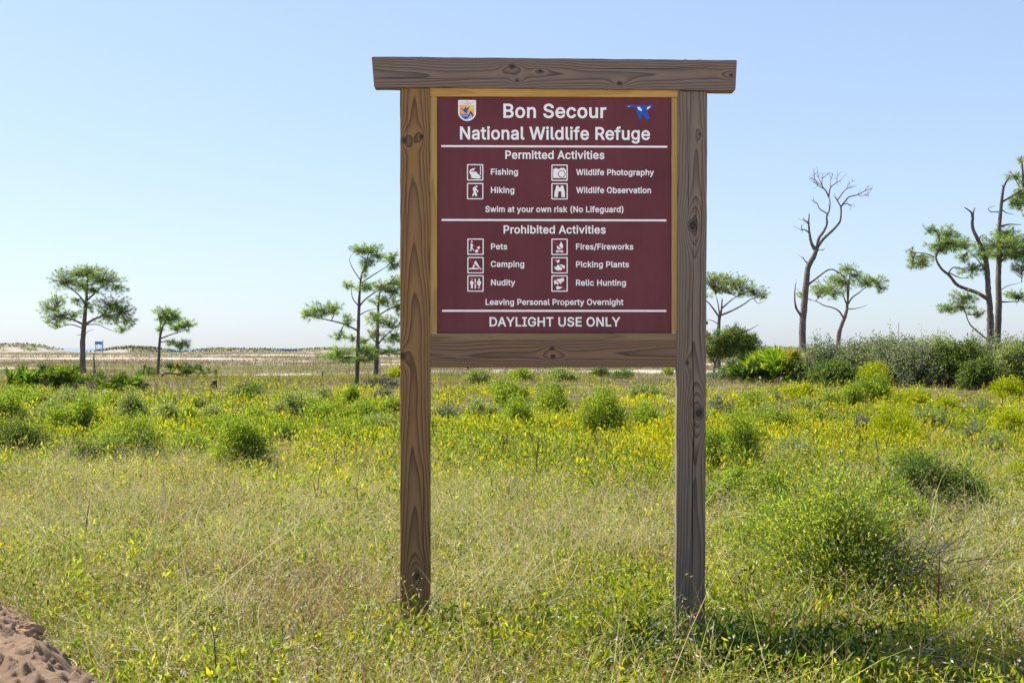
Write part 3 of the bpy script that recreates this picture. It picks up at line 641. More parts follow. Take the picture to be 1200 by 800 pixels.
def circ(cx, cy, r, n=20): return [(cx + r * math.cos(2 * math.pi * k / n), cy + r * math.sin(2 * math.pi * k / n)) for k in range(n)]
def bar(x0, y0, x1, y1, w):
    L = math.hypot(x1 - x0, y1 - y0); nx, ny = -(y1 - y0) / L * w / 2, (x1 - x0) / L * w / 2
    return [(x0 + nx, y0 + ny), (x1 + nx, y1 + ny), (x1 - nx, y1 - ny), (x0 - nx, y0 - ny)]
def rrect(x0, y0, x1, y1, r, n=5):
    out = []
    for cx, cy, a in ((x1 - r, y1 - r, 0), (x0 + r, y1 - r, 90), (x0 + r, y0 + r, 180), (x1 - r, y0 + r, 270)):
        out += [(cx + r * math.cos(R(a + 90 * k / n)), cy + r * math.sin(R(a + 90 * k / n))) for k in range(n + 1)]
    return out

def pictogram(name, px, py, box, shapes, slash=False):
    """a square white outline with a symbol; shapes are drawn in the given box (x0, y0, x1, y1; y down)"""
    size = 19.2
    def mp(p): return [(lx(px + (x - box[0]) / (box[2] - box[0]) * size), lz(py + (y - box[1]) / (box[3] - box[1]) * size)) for x, y in p]
    w, h = box[2] - box[0], box[3] - box[1]; t = 0.065
    lay = [([mp(rrect(box[0], box[1], box[2], box[3], w * 0.05)), mp(rrect(box[0] + w * t, box[1] + h * t, box[2] - w * t, box[3] - h * t, w * 0.02))], M_white, 0.5, 0)]
    for sh in shapes: lay.append(([mp(p) for p in sh], M_white, 0.5, 0))
    if slash: lay.append(([mp(bar(box[0] + w * 0.12, box[1] + h * 0.12, box[2] - w * 0.12, box[3] - h * 0.12, w * 0.06))], M_red, 0.9, 0))
    flat_part(name, lay, panel)

pictogram('fishing_pictogram', 547.2, 192, (118, 65, 415, 370), [[[(270, 130), (240, 188), (205, 182), (192, 205), (285, 205), (310, 240), (360, 285), (373, 305), (360, 330), (320, 336), (230, 325), (178, 312), (205, 295), (183, 265), (163, 225), (163, 190), (190, 158), (230, 146)]], [[(355, 100), (370, 100), (370, 265), (355, 265)]]])
pictogram('hiking_pictogram', 547.2, 214, (118, 415, 415, 720), [[circ(290, 480, 18)], [[(245, 485), (270, 490), (285, 515), (300, 535), (325, 560), (315, 592), (300, 592), (306, 565), (280, 548), (285, 590), (300, 625), (303, 662), (268, 662), (262, 620), (245, 640), (235, 662), (204, 660), (235, 600), (240, 560), (222, 545), (225, 510)]]])
pictogram('camera_pictogram', 646.4, 192.2, (998, 105, 1160, 270), [[[(1015, 150), (1030, 150), (1032, 140), (1055, 140), (1058, 150), (1075, 150), (1090, 138), (1120, 138), (1140, 155), (1143, 165), (1143, 242), (1015, 242)], circ(1100, 200, 38), circ(1100, 200, 31)]])
pictogram('binoculars_pictogram', 646.4, 214, (998, 292, 1160, 455), [[[(1045, 322), (1048, 317), (1070, 317), (1073, 335), (1089, 335), (1092, 317), (1114, 317), (1117, 322), (1122, 345), (1132, 380), (1133, 432), (1097, 432), (1095, 375), (1067, 375), (1062, 432), (1026, 432), (1029, 380), (1040, 345)]]])
pictogram('pets_pictogram', 547.6, 279.2, (88, 58, 298, 268), [[circ(143, 100, 13)], [[(130, 118), (157, 118), (164, 150), (152, 160), (159, 185), (181, 212), (168, 218), (145, 182), (139, 220), (122, 222), (131, 170)]], [[(185, 237), (195, 205), (210, 200), (217, 165), (240, 155), (254, 180), (236, 195), (226, 215), (224, 239)]], [bar(160, 135, 212, 180, 6)]], True)
pictogram('camping_pictogram', 547.6, 300.9, (88, 300, 298, 512), [[[(110, 443), (150, 443), (185, 352), (202, 352), (252, 443), (270, 443), (270, 460), (110, 460)], [(170, 441), (190, 400), (213, 441)]]], True)
pictogram('nudity_pictogram', 547.6, 322.3, (88, 537, 298, 748), [[circ(147, 590, 12)], [[(122, 620), (135, 605), (160, 605), (172, 625), (166, 652), (160, 655), (160, 706), (135, 706), (134, 655), (124, 652)]], [[(182, 580), (199, 580), (199, 708), (182, 708)]], [circ(238, 590, 12)], [[(213, 620), (226, 605), (251, 605), (265, 625), (262, 652), (252, 655), (250, 706), (226, 706), (224, 655), (214, 652)]]], True)
pictogram('campfire_pictogram', 646.4, 279.2, (74, 58, 280, 268), [[[(195, 95), (216, 130), (223, 165), (206, 196), (170, 201), (145, 186), (142, 160), (160, 145), (168, 160), (180, 130)]], [bar(132, 212, 224, 232, 13)], [bar(132, 232, 172, 224, 13)], [bar(184, 221, 224, 210, 13)]], True)
pictogram('plant_picking_pictogram', 646.4, 300.9, (74, 300, 280, 512), [[[(128, 333), (150, 345), (170, 328), (180, 350), (162, 377), (140, 362)]], [bar(158, 377, 163, 398, 7)], [[(110, 425), (140, 425), (150, 400), (200, 395), (247, 412), (242, 447), (215, 447), (200, 471), (140, 471), (116, 450)]]], True)
pictogram('relic_pictogram', 646.4, 322.3, (74, 537, 280, 748), [[[(108, 605), (150, 585), (226, 568), (238, 605), (202, 630), (190, 652), (165, 642), (160, 664), (135, 642), (108, 657)]], [[(135, 680), (155, 676), (200, 688), (212, 697), (160, 720), (138, 716)]]], True)

def region(x, y): return (535 + x / 24.24, 112 + y / 24.24)
def rp(pts): return [(lx(region(x, y)[0]), lz(region(x, y)[1])) for x, y in pts]
def shield(k):
    pts = [(60, 115), (535, 115), (552, 135), (552, 500), (535, 565), (480, 640), (400, 695), (300, 717), (200, 695), (120, 640), (65, 565), (45, 500), (45, 135)]
    return [(298 + (x - 298) * k, 415 + (y - 415) * (1 - (1 - k) * 0.85)) for x, y in pts]
inner = [(85, 255), (505, 255), (505, 510), (485, 575), (430, 625), (330, 672), (240, 668), (150, 610), (100, 545), (85, 500)]
small = lambda s, x0, x1, b: text_polys(s, lx(region(x0, 0)[0]), lx(region(x1, 0)[0]), lz(region(0, b)[1]), 30 / 24.24 / SC, 0)
flat_part('shield_emblem', [([rp(shield(1.0))], M_white, 0.5, 0), ([rp(inner)], M_orange, 0.8, 0),
    ([rp([(300, 258), (500, 258), (500, 360), (400, 400), (330, 340)])], M_yellow, 1.0, 0),
    ([rp([(88, 440), (180, 470), (300, 510), (360, 500), (370, 530), (92, 530)])], M_salmon, 1.0, 0),
    ([rp([(96, 530), (350, 530), (380, 580), (300, 645), (235, 665), (150, 610), (112, 570)])], M_blue, 1.2, 0),
    ([rp([(120, 560), (310, 555), (320, 578), (125, 588)])], M_sky, 1.4, 0),
    ([rp([(352, 545), (382, 445), (402, 433), (440, 470), (490, 560), (450, 598), (400, 600)])], M_navy, 1.3, 0),
    ([rp([(250, 670), (345, 620), (400, 508), (445, 575), (425, 622), (335, 668)])], M_sky, 1.6, 0),
    ([rp([(120, 368), (155, 355), (185, 390), (215, 370), (255, 312), (285, 360), (352, 308), (377, 320), (322, 395), (307, 425), (292, 500), (240, 477), (180, 408)])], M_blue, 1.4, 0),
    (small("U.S.", 255, 340, 166), M_ink, 0.8, 1e-5), (small("FISH & WILDLIFE", 92, 505, 203), M_ink, 0.8, 1e-5), (small("SERVICE", 195, 405, 240), M_ink, 0.8, 1e-5)] if all(c in GLYPHS for c in "U.S&") else [], panel)
gp = lambda pts: [(lx(640 + x / 7.5), lz(100 + y / 7.5)) for x, y in pts]
flat_part('goose_emblem', [([gp([(700, 180), (722, 163), (800, 165), (950, 163), (940, 181), (912, 200), (890, 207), (921, 291), (890, 293), (852, 240), (846, 285), (825, 292), (795, 210), (803, 188), (740, 183)])], M_blue, 0.5, 0),
    ([gp([(804, 184), (830, 180), (848, 208), (846, 219), (820, 208)])], M_white, 0.8, 0),
    ([gp([(893, 186), (925, 172), (915, 192), (894, 206)])], M_white, 0.8, 0), ([gp([(722, 180), (742, 172), (735, 182)])], M_white, 0.8, 0)], panel)

# bolts
M_bolt = plain('rusty_bolt', (0.09, 0.075, 0.07), 0.6, 0.5, 0.3, 60)
def bolt(px, py, parent, axis, y):
    mb = MB()
    h = 0.010
    if axis == 'z': pts = [(lx(px), y, lz(py) - 0.012), (lx(px), y, lz(py) + h * 0.5), (lx(px), y, lz(py) + h)]
    else: pts = [(lx(px) - 0.004, y, lz(py)), (lx(px) + 0.002, y, lz(py)), (lx(px) + 0.009, y, lz(py))]
    if axis == '-x': pts = [(lx(px) + 0.004, y, lz(py)), (lx(px) - 0.002, y, lz(py)), (lx(px) - 0.009, y, lz(py))]
    tube(mb, pts, [0.010, 0.010, 0.008], 6)
    mb.build('bolt', M_bolt, parent)
for px in (493, 804.5, 822): bolt(px, 67.6 + (px - 436) / 428 * 2.6, beam, 'z', 0.035)
for py in (378, 412): bolt(829.2, py, right_post, 'x', 0.03)
for py in (378, 414): bolt(469, py, left_post, '-x', 0.03)
# ------------------------------------------------------------------ trees
G_NEEDLE = [(0.20, 0.31, 0.08), (0.26, 0.36, 0.09), (0.13, 0.22, 0.075), (0.32, 0.37, 0.11)]

def ground_z(x, y): return float(ground_h(np.array(x), np.array(y)))

def build_tree(name, label, cat, depth, trunk, limbs, pads, group=None, bark=None, dens=1.0, seed=0, needle=True, blade=0.013, dead_top=None, leaf_cols=None, leaf_len=0.06, sprigs=0):
    """trunk: (px, py, radius in px); limbs: (start radius px, [(px, py) ...]); pads: foliage clusters (cx, cy, rx, ry) in photo pixels, given their own depth"""
    global rng
    keep = rng; rng = np.random.default_rng(1000 + seed)
    s = depth / F_PX
    bx = trunk[0][0]
    wx = (bx - 600) * s
    gz = ground_z(wx, depth)
    def P(px, py, y=0.0): return np.array([(px - bx) * s, y, EYE + (HORIZON - py) * s - gz])
    root = empty(name, (wx, depth, gz))
    tag(root, label, cat, group)
    bark = bark or M_bark
    tm = MB()
    pts = [P(*t[:2]) for t in trunk]; rad = [t[2] * s for t in trunk]
    if pts[0][2] > 0.25:
        pts = [np.array([0, 0, -0.15])] + pts; rad = [rad[0] * 1.15] + rad
    else:
        pts[0][2] = -0.15
    wob = 0.0
    for i in range(1, len(pts)):
        wob += rng.normal(0, 0.06); pts[i][1] = wob
    tp = catmull(pts, 5); tr = np.interp(np.linspace(0, 1, len(tp)), np.linspace(0, 1, len(rad)), rad)
    tr[:3] *= np.array([1.35, 1.2, 1.08])
    tube(tm, tp, tr, 9, rough=0.07)
    samples = [tp]; srad = [tr]
    for r0, lp in limbs:
        a = P(*lp[0])
        near = np.concatenate(samples); k = np.argmin((near[:, 0] - a[0]) ** 2 + (near[:, 2] - a[2]) ** 2)
        y0 = near[k, 1]; sg = rng.choice([-1, 1]) * rng.uniform(0.25, 0.8)
        L = []
        acc = 0
        for i, q in enumerate(lp):
            if i: acc += abs(q[0] - lp[i - 1][0]) * s + 0.3 * abs(q[1] - lp[i - 1][1]) * s
            L.append(P(q[0], q[1], y0 + sg * acc * 0.45))
        L[0] = near[k]
        c = catmull(L, 5)
        rr = np.linspace(r0, r0 * 0.25, len(c)) * s
        tube(tm, c, rr, 6, rough=0.06)
        samples.append(c); srad.append(rr)
    allp = np.concatenate(samples)
    crown = MB()
    twigm = tm
    for pd in pads:
        cx, cy, rx, ry = pd[:4]
        rx, ry = rx * 1.12, ry * 1.2
        c = P(cx, cy)
        dd = (allp[:, 0] - c[0]) ** 2 + (allp[:, 2] - c[2]) ** 2 * 1.3
        k = np.argmin(dd)
        far = math.sqrt(dd[k])
        c[1] = allp[k, 1] + rng.normal(0, 0.25) * rx * s + rng.choice([-1, 1]) * far * 0.4
        a = allp[k]
        mid = (a + c) / 2 + np.array([0, 0, -0.06 * far]) + rng.normal(0, 0.05 * far, 3)
        sub = catmull([a, mid, c], 4)
        tube(tm, sub, np.linspace(0.028, 0.012, len(sub)) * max(0.8, s / 0.045), 5)
        n = max(5, int(rx * ry * 0.85 * dens * (s / 0.045) ** 1.0))
        q = rng.normal(0, 1, (n, 3)); q = nrm(q) * rng.uniform(0.1, 1.9, (n, 1)) ** 0.6
        ctr = c + q * np.array([rx * s, max(rx * 0.75, ry) * s, ry * s])
        for t in ctr:
            b = sub[rng.integers(2, len(sub))]
            tw = catmull([b, (b + t) / 2 + rng.normal(0, 0.03, 3) + np.array([0, 0, -0.03]), t], 2)
            tube(twigm, tw, np.linspace(0.012, 0.006, len(tw)) * max(0.8, s / 0.045), 3)
        if needle:
            m = 24
            T = np.repeat(ctr, m, 0)
            outw = nrm(np.repeat(q, m, 0) * np.array([1, 1, 0.5]) + np.array([0, 0, 0.55]))
            D = nrm(rng.normal(0, 1, (n * m, 3)) + outw * 0.75)
            shade = np.repeat(pal(n, G_NEEDLE, None, 0.12), m, 0) * (1 + rng.normal(0, 0.12, (n * m, 1)))
            strips(crown, T - outw * rng.uniform(0, 0.14, (n * m, 1)), D, rng.uniform(0.13, 0.26, n * m), blade, np.tile([0, 0, -0.03], (n * m, 1)), np.clip(shade, 0.01, 0.5), 1)
        else:
            m = 26
            T = np.repeat(ctr, m, 0) + rng.normal(0, 0.09, (n * m, 3))
            leaves(crown, T, rand_dir(n * m, 0.5), rng.uniform(0.7, 1.3, n * m) * leaf_len, leaf_len * 0.5, np.repeat(pal(n, leaf_cols, None, 0.15), m, 0))
    for _ in range(sprigs):                       # fine dead twigs on the outer wood
        c = samples[rng.integers(1, len(samples))]
        k = int(rng.integers(len(c) // 2, len(c)))
        d = nrm(nrm(c[min(k + 1, len(c) - 1)] - c[max(k - 1, 0)]) + rng.normal(0, 0.75, 3) + np.array([0, 0, 0.35]))
        ln = rng.uniform(0.10, 0.38)
        tw = catmull([c[k], c[k] + d * ln * 0.5 + rng.normal(0, 0.03, 3), c[k] + d * ln + rng.normal(0, 0.07, 3)], 3)
        tube(tm, tw, np.linspace(0.012, 0.005, len(tw)), 4)
    trunk_o = tm.build('trunk', bark, root, True)
    if pads:
        co = crown.build('crown', M_needle if needle else M_leaf, root)
    rng = keep
    return root

GP = 'slash pines scattered over the flat'
build_tree('pine_tree', 'round crowned pine with bare straight trunk behind left palmetto clump', 'tree', 72,
    [(97, 438, 3.4), (96.5, 405, 3.0), (98, 385, 2.7), (100, 365, 2.1), (101, 350, 1.7), (102, 335, 1.2), (104, 322, .6)],
    [(1.5, [(100, 380), (112, 374), (122, 370), (132, 362), (146, 365)]), (1.4, [(98, 382), (88, 376), (72, 370), (58, 362)]), (1.2, [(100, 355), (92, 345), (84, 338), (74, 333)]),
     (1.2, [(101, 352), (110, 345), (120, 337), (132, 330)]), (.7, [(98, 384), (80, 380), (66, 383), (58, 386)]), (.7, [(99, 383), (112, 380), (125, 386), (138, 390)]), (.5, [(97, 392), (104, 388), (110, 386)]), (.5, [(96, 393), (88, 392.5)])],
    [(100, 321, 26, 7), (80, 328, 15, 8), (125, 329, 17, 9), (140, 338, 8, 5), (107, 316, 13, 4), (57, 360, 12, 7), (66, 351, 9, 6), (68, 371, 13, 7), (59, 378, 7, 5), (92, 352, 7, 4), (104, 360, 7, 6), (135, 357, 17, 8), (150, 367, 12, 9), (155, 378, 7, 5), (128, 371, 13, 6), (140, 384, 8, 4), (84, 366, 9, 5), (112, 340, 10, 5), (94, 334, 12, 5)], GP, dens=0.72, seed=1)
build_tree('pine_tree', 'smallest thin leaning pine beside the low fallen log', 'tree', 57,
    [(184, 446, 2.0), (186, 420, 1.7), (188, 397, 1.5), (190, 385, 1.1), (195, 375, .8), (199, 364, .5)],
    [(.9, [(188, 397), (200, 392), (212, 388), (220, 384)]), (.8, [(188, 403), (200, 400), (216, 402)]), (.8, [(190, 388), (188, 376), (186, 368)])],
    [(194, 364, 10, 4), (207, 369, 9, 5), (216, 379, 8, 5), (204, 381, 9, 4), (190, 372, 6, 5), (188, 386, 4, 4), (203, 402, 7, 3), (215, 404, 8, 3.5), (222, 402, 4, 3), (199, 374, 7, 4)], GP, seed=2)
build_tree('pine_tree', 'tall open pine with long left limb beside the left sign post', 'tree', 46,
    [(417.5, 455, 2.5), (419, 430, 2.3), (420, 400, 2.1), (421, 370, 1.9), (422, 345, 1.5), (424, 325, 1.1), (430, 305, .7), (434, 290, .4)],
    [(1.2, [(420, 386), (405, 380), (390, 376), (372, 372), (360, 370)]), (1.1, [(421, 359), (430, 350), (445, 340), (460, 330), (466, 322)]), (.9, [(422, 333), (435, 325), (452, 315), (464, 305)]), (.8, [(419, 360), (414, 350), (412, 340), (413, 335)]), (.7, [(421, 330), (414, 315), (410, 304), (414, 296)]),
     (.8, [(421, 370), (432, 364), (448, 361)]), (.8, [(418, 420), (405, 418), (392, 415)]), (.8, [(419, 422), (436, 421), (448, 424)]), (.6, [(424, 320), (433, 308), (440, 300)])],
    [(431, 291, 13, 4.5), (441, 297, 8, 5), (420, 292, 9, 4), (460, 302, 8, 5), (464, 311, 7, 5), (430, 315, 5, 6), (407, 334, 6, 4), (428, 335, 9, 5), (382, 363, 15, 6), (366, 368, 9, 5), (395, 360, 7, 5), (408, 375, 6, 5), (400, 392, 7, 4), (412, 395, 7, 3), (398, 410, 13, 4), (388, 416, 13, 4), (405, 420, 11, 4), (430, 410, 11, 5), (425, 420, 9, 4), (436, 415, 6, 5), (433, 306, 8, 4)], GP, dens=0.8, seed=3, blade=0.013)
build_tree('pine_tree', 'bushy dark trunked pine half hidden behind the left sign post', 'tree', 60,
    [(440, 444, 3.2), (441, 425, 2.8), (442, 400, 2.0), (443, 370, 1.5), (444, 350, 1.0), (446, 335, .5)],
    [(1.1, [(441, 405), (450, 395), (462, 385), (470, 378)]), (.9, [(442, 402), (435, 395), (431, 385)]), (.9, [(443, 370), (455, 362), (468, 356), (485, 350)]), (.8, [(443, 360), (436, 352)]), (.9, [(441, 415), (455, 412), (475, 408)])],
    [(448, 335, 13, 5), (462, 340, 9, 6), (450, 352, 13, 5), (440, 372, 11, 5), (455, 378, 13, 5), (465, 360, 8, 6), (440, 390, 9, 5), (462, 395, 10, 6), (455, 411, 12, 4), (432, 408, 9, 4), (425, 400, 7, 4), (470, 330, 10, 6), (485, 350, 12, 7), (482, 405, 12, 7), (485, 380, 10, 6)], GP, seed=4)
build_tree('pine_tree', 'flat topped pine showing just right of the right sign post', 'tree', 90,
    [(842, 431, 2.5), (842, 390, 2.1), (843, 372, 1.9), (845, 364, 1.2), (846, 350, .7)],
    [(1.2, [(843, 372), (835, 360), (828, 352), (815, 345)]), (1.0, [(843, 370), (841, 356), (838, 345)]), (1.2, [(845, 370), (855, 365), (868, 358), (880, 350), (893, 350)]), (1.0, [(844, 362), (856, 352), (866, 345)]), (.7, [(843, 380), (836, 376), (828, 374)]), (.5, [(880, 352), (886, 356), (894, 352)])],
    [(850, 324, 16, 4.5), (832, 326, 13, 5), (868, 332, 11, 4.5), (880, 340, 13, 5), (890, 347, 8, 3), (852, 338, 13, 4), (838, 337, 11, 4.5), (828, 346, 8, 3), (866, 345, 8, 3), (858, 330, 12, 4)], GP, dens=0.7, seed=5, blade=0.017)
build_tree('pine_tree', 'umbrella shaped leaning pine behind the thicket right of the bare snag', 'tree', 75,
    [(980, 437, 3.0), (983, 396, 2.5), (985.6, 382, 2.3), (991, 368.5, 2.0), (993.4, 358, 1.5), (995, 345, 1.0), (997, 325, .6)],
    [(1.0, [(993.4, 358), (989.5, 349), (986.5, 343), (979, 340)]), (1.0, [(993.4, 358), (998.5, 349), (1006, 343), (1013.5, 337), (1024, 334)]), (1.1, [(987, 372), (983.5, 365.5), (976, 361), (964, 358), (955, 353.5), (948.4, 352)]), (.7, [(991, 362), (1006, 361), (1019.5, 357)]), (.9, [(993, 352), (994, 338), (997, 325), (999, 316)])],
    [(997, 314.5, 13, 4.5), (1024, 330, 10, 6), (1012, 330, 12, 5), (1030, 338.5, 6, 4), (991, 331, 11, 6), (967, 337, 14, 6), (958, 341, 9, 5), (938, 343, 6, 4), (1006, 322, 10, 4.5), (982, 326, 10, 5), (975, 345, 9, 4)], GP, dens=0.8, seed=6, blade=0.013)
build_tree('pine_tree', 'twin pine with long low left limb and broken forked top', 'tree', 60,
    [(1160, 443, 4.2), (1160, 391, 4.0), (1159, 366, 3.7), (1157, 342, 3.3), (1156.4, 321, 3.0), (1154, 300, 2.8), (1149.5, 289, 2.5), (1144.4, 280, 2.2), (1139.5, 267, 1.9), (1138.4, 255, 1.7)],
    [(1.7, [(1138.4, 256), (1136, 249), (1127, 243.6)]), (1.4, [(1138.4, 256), (1140, 248), (1142, 243.6)]), (2.3, [(1155, 351), (1142, 343.5), (1127, 339), (1115, 334.5), (1104.5, 324), (1094, 316.5), (1086.5, 304.5), (1089.5, 292.5), (1088, 279), (1079, 270)]),
     (.9, [(1086.5, 304.5), (1076, 300), (1064, 298.5), (1055, 297)]), (.9, [(1102, 321), (1108, 315), (1118, 316.5), (1124, 315)]), (.8, [(1104.5, 322), (1115, 327), (1124, 327)]), (1.1, [(1157, 397), (1142, 387), (1133, 378), (1127, 363), (1125.5, 357)]), (.9, [(1145, 282), (1150, 276), (1156, 276)]), (1.0, [(1156, 322), (1150, 310), (1143, 300), (1135, 292)])],
    [(1078, 272, 8, 4), (1099, 274, 12, 6), (1089, 289, 10, 5), (1067, 306, 11, 4.5), (1056, 299, 5, 4), (1070, 311, 9, 3.5), (1094, 294, 9, 5), (1106, 288, 13, 6), (1115, 279, 10, 5), (1130, 285, 10, 6), (1139, 316, 12, 6), (1148, 297, 10, 6), (1124, 348, 13, 5.5), (1121, 360, 14, 5), (1108, 361, 8, 4), (1141, 366, 7, 4), (1060, 310, 5, 4), (1128, 300, 8, 5)], 'close pair of old pines on the right', dens=0.9, seed=7, blade=0.013)
build_tree('pine_tree', 'taller right hand trunk of the close pine pair with dead spike top', 'tree', 61,
    [(1169, 443, 4.2), (1169, 390, 4.0), (1169.6, 360, 3.7), (1170.5, 330, 3.3), (1172, 300, 2.8), (1171, 270, 2.4), (1172.6, 255, 2.1), (1174, 237, 1.8), (1176.5, 219, 1.5), (1182.5, 208.5, .9)],
    [(1.4, [(1174, 237), (1187, 229.5), (1199, 222), (1212, 216)]), (1.4, [(1172, 268), (1184, 262.5), (1200, 262.5)]), (.7, [(1174, 247), (1163, 247.5), (1161, 243), (1170, 240)]), (.8, [(1174, 245), (1180, 249), (1190, 251)]), (1.1, [(1172, 357), (1184, 353.4), (1200, 352.5)]), (1.0, [(1172, 310), (1180, 300), (1190, 292), (1200, 288)]), (.6, [(1176, 222), (1174, 216)]), (.7, [(1171, 268), (1167, 262)]), (.6, [(1171, 345), (1180, 335), (1195, 331)])],
    [(1166, 287, 22, 8), (1187, 279, 13, 8), (1176, 297, 15, 6), (1190, 297, 13, 7), (1180, 272, 12, 5), (1196, 346, 12, 5), (1193, 236, 10, 7), (1200, 230, 8, 8), (1205, 290, 12, 9), (1198, 312, 8, 6)], 'close pair of old pines on the right', seed=8, blade=0.013)
build_tree('pine_tree', 'pine cut off by the right edge with sprays above the pair', 'tree', 66,
    [(1216, 443, 4.5), (1214, 330, 3.8), (1208, 270, 2.8), (1202, 225, 1.8), (1199.5, 195, 1.1), (1198.5, 182, .6)],
    [(1.0, [(1203, 230), (1197, 218), (1192, 208)]), (1.2, [(1208, 265), (1220, 250), (1232, 240)]), (1.2, [(1212, 300), (1226, 290), (1240, 284)])],
    [(1192, 205, 8, 4), (1198, 188, 3, 5), (1204, 212, 8, 6), (1226, 245, 16, 9), (1236, 285, 16, 9), (1212, 235, 12, 7)], 'slash pines scattered over the flat', seed=9)

# the bare snag
build_tree('dead_tree', 'bare grey snag with forked twisting crown and no leaves', 'tree', 62,
    [(940, 442, 4.4), (940, 424, 4.1), (940, 385, 4.0), (942, 358, 3.9), (944, 331, 3.5), (946.6, 313, 3.2), (952, 302, 2.9), (955.6, 293, 2.5), (958, 287, 2.0)],
    [(2.3, [(955.6, 294), (950.5, 286), (948.4, 275.5), (947.5, 262), (948.4, 250)]), (1.4, [(947.5, 263), (944.5, 259), (941, 257.5)]), (.9, [(948, 272), (942, 269.5), (938.5, 270), (934.5, 268.5)]), (.6, [(939, 269.5), (938, 266), (939, 264)]),
     (1.9, [(957, 291), (958.9, 280), (965.5, 271), (970, 262), (970, 253), (973.6, 245.5), (974.8, 235), (973.6, 229)]), (1.9, [(957, 290), (963, 281), (970, 274), (976, 268), (981.4, 260.5), (982.5, 252), (982, 244), (977.5, 236.5), (974, 231)]),
     (.9, [(973.6, 230), (968.5, 221.5), (959.5, 217), (953.5, 212.5)]), (.8, [(970, 223), (965.5, 215.5), (967, 202)]), (.9, [(974, 228), (976, 218.5), (983.5, 212.5), (989.5, 209.5)]), (1.1, [(982, 244), (988, 236.5), (992.5, 232), (1003, 229), (1012, 224.5), (1021, 221.5)]), (.7, [(984, 240), (990, 240.5), (994, 243)]), (.8, [(981, 235), (986.5, 224.5), (994, 221.5)]),
     (.8, [(969.5, 248.5), (961, 244), (958, 238), (950.5, 234)]), (1.0, [(946, 311), (943, 305.5), (940, 301)]), (.8, [(957, 294), (962.5, 293.5)]), (1.2, [(947.5, 334), (958, 325), (973, 315.5), (985, 319.6), (994, 326.5), (1001.5, 334)]), (1.7, [(938, 372), (932.5, 361), (930.4, 349), (931, 332.5)]),
     (.45, [(959.5, 217), (955, 208), (954, 203)]), (.45, [(966, 215), (961, 206), (960, 201)]), (.45, [(967, 209), (972, 203), (974, 200)]), (.4, [(976, 218), (976, 210), (979, 203)]), (.4, [(983.5, 212.5), (985, 205)]), (.4, [(965.5, 218), (958, 211), (952, 207)]), (.4, [(1012, 224.5), (1016, 219), (1019, 217)]), (.4, [(1003, 229), (1008, 231), (1014, 229)]), (.4, [(953.5, 234.5), (953, 231)]), (.4, [(988, 224), (991, 217), (996, 214)])],
    [], bark=M_snag, seed=10, sprigs=90)

# small broadleaf tree by the right post
build_tree('oak_scrub_tree', 'small leafy scrub oak growing between right post and palmetto', 'tree', 68,
    [(836, 437, 1.5), (838, 426, 1.3), (841, 419, 1.1), (848, 413, .8)],
    [(.9, [(838, 426), (832, 418), (828, 412)]), (.9, [(841, 419), (852, 414), (864, 412), (874, 411)]), (.7, [(843, 417), (842, 405), (846, 396)]), (.7, [(848, 413), (858, 402), (862, 392)]), (.9, [(866, 392), (878, 387), (884, 384), (891, 380)]), (.6, [(858, 402), (862, 397), (867, 391.5)])],
    [(860, 388, 9, 5), (850, 394, 10, 6), (868, 398, 12, 7), (878, 404, 9, 8), (842, 402, 12, 8), (858, 406, 16, 7), (834, 412, 8, 8), (872, 413, 12, 5), (848, 415, 10, 4), (881, 398, 6, 5), (830, 396, 6, 6)],
    None, bark=M_deadwood, dens=0.7, seed=11, needle=False, leaf_cols=[(0.14, 0.20, 0.035), (0.10, 0.15, 0.04), (0.19, 0.24, 0.05), (0.06, 0.10, 0.04)], leaf_len=0.10)

# ------------------------------------------------------------------ shrubs
PALS = {
    'green': ([(0.20, 0.29, 0.035), (0.26, 0.35, 0.04), (0.12, 0.19, 0.03), (0.33, 0.38, 0.06)], (0.14, 0.12, 0.06)),
    'lime': ([(0.33, 0.39, 0.015), (0.38, 0.41, 0.02), (0.25, 0.32, 0.015)], (0.15, 0.13, 0.05)),
    'grey': ([(0.22, 0.28, 0.09), (0.27, 0.32, 0.13), (0.15, 0.20, 0.07), (0.31, 0.35, 0.15)], (0.16, 0.14, 0.11)),
    'silver': ([(0.16, 0.195, 0.12), (0.22, 0.255, 0.175), (0.09, 0.115, 0.07), (0.28, 0.31, 0.24), (0.19, 0.23, 0.10)], (0.15, 0.14, 0.12)),
    'dark': ([(0.09, 0.14, 0.04), (0.13, 0.19, 0.045), (0.18, 0.24, 0.05), (0.06, 0.09, 0.035)], (0.10, 0.085, 0.06)),
    'olive': ([(0.22, 0.31, 0.03), (0.30, 0.38, 0.035), (0.12, 0.19, 0.03), (0.38, 0.42, 0.045), (0.25, 0.28, 0.14)], (0.16, 0.14, 0.11)),
    'dead': ([(0.16, 0.145, 0.125), (0.22, 0.20, 0.17), (0.11, 0.10, 0.09)], (0.15, 0.14, 0.13)),
}
FOOT = []
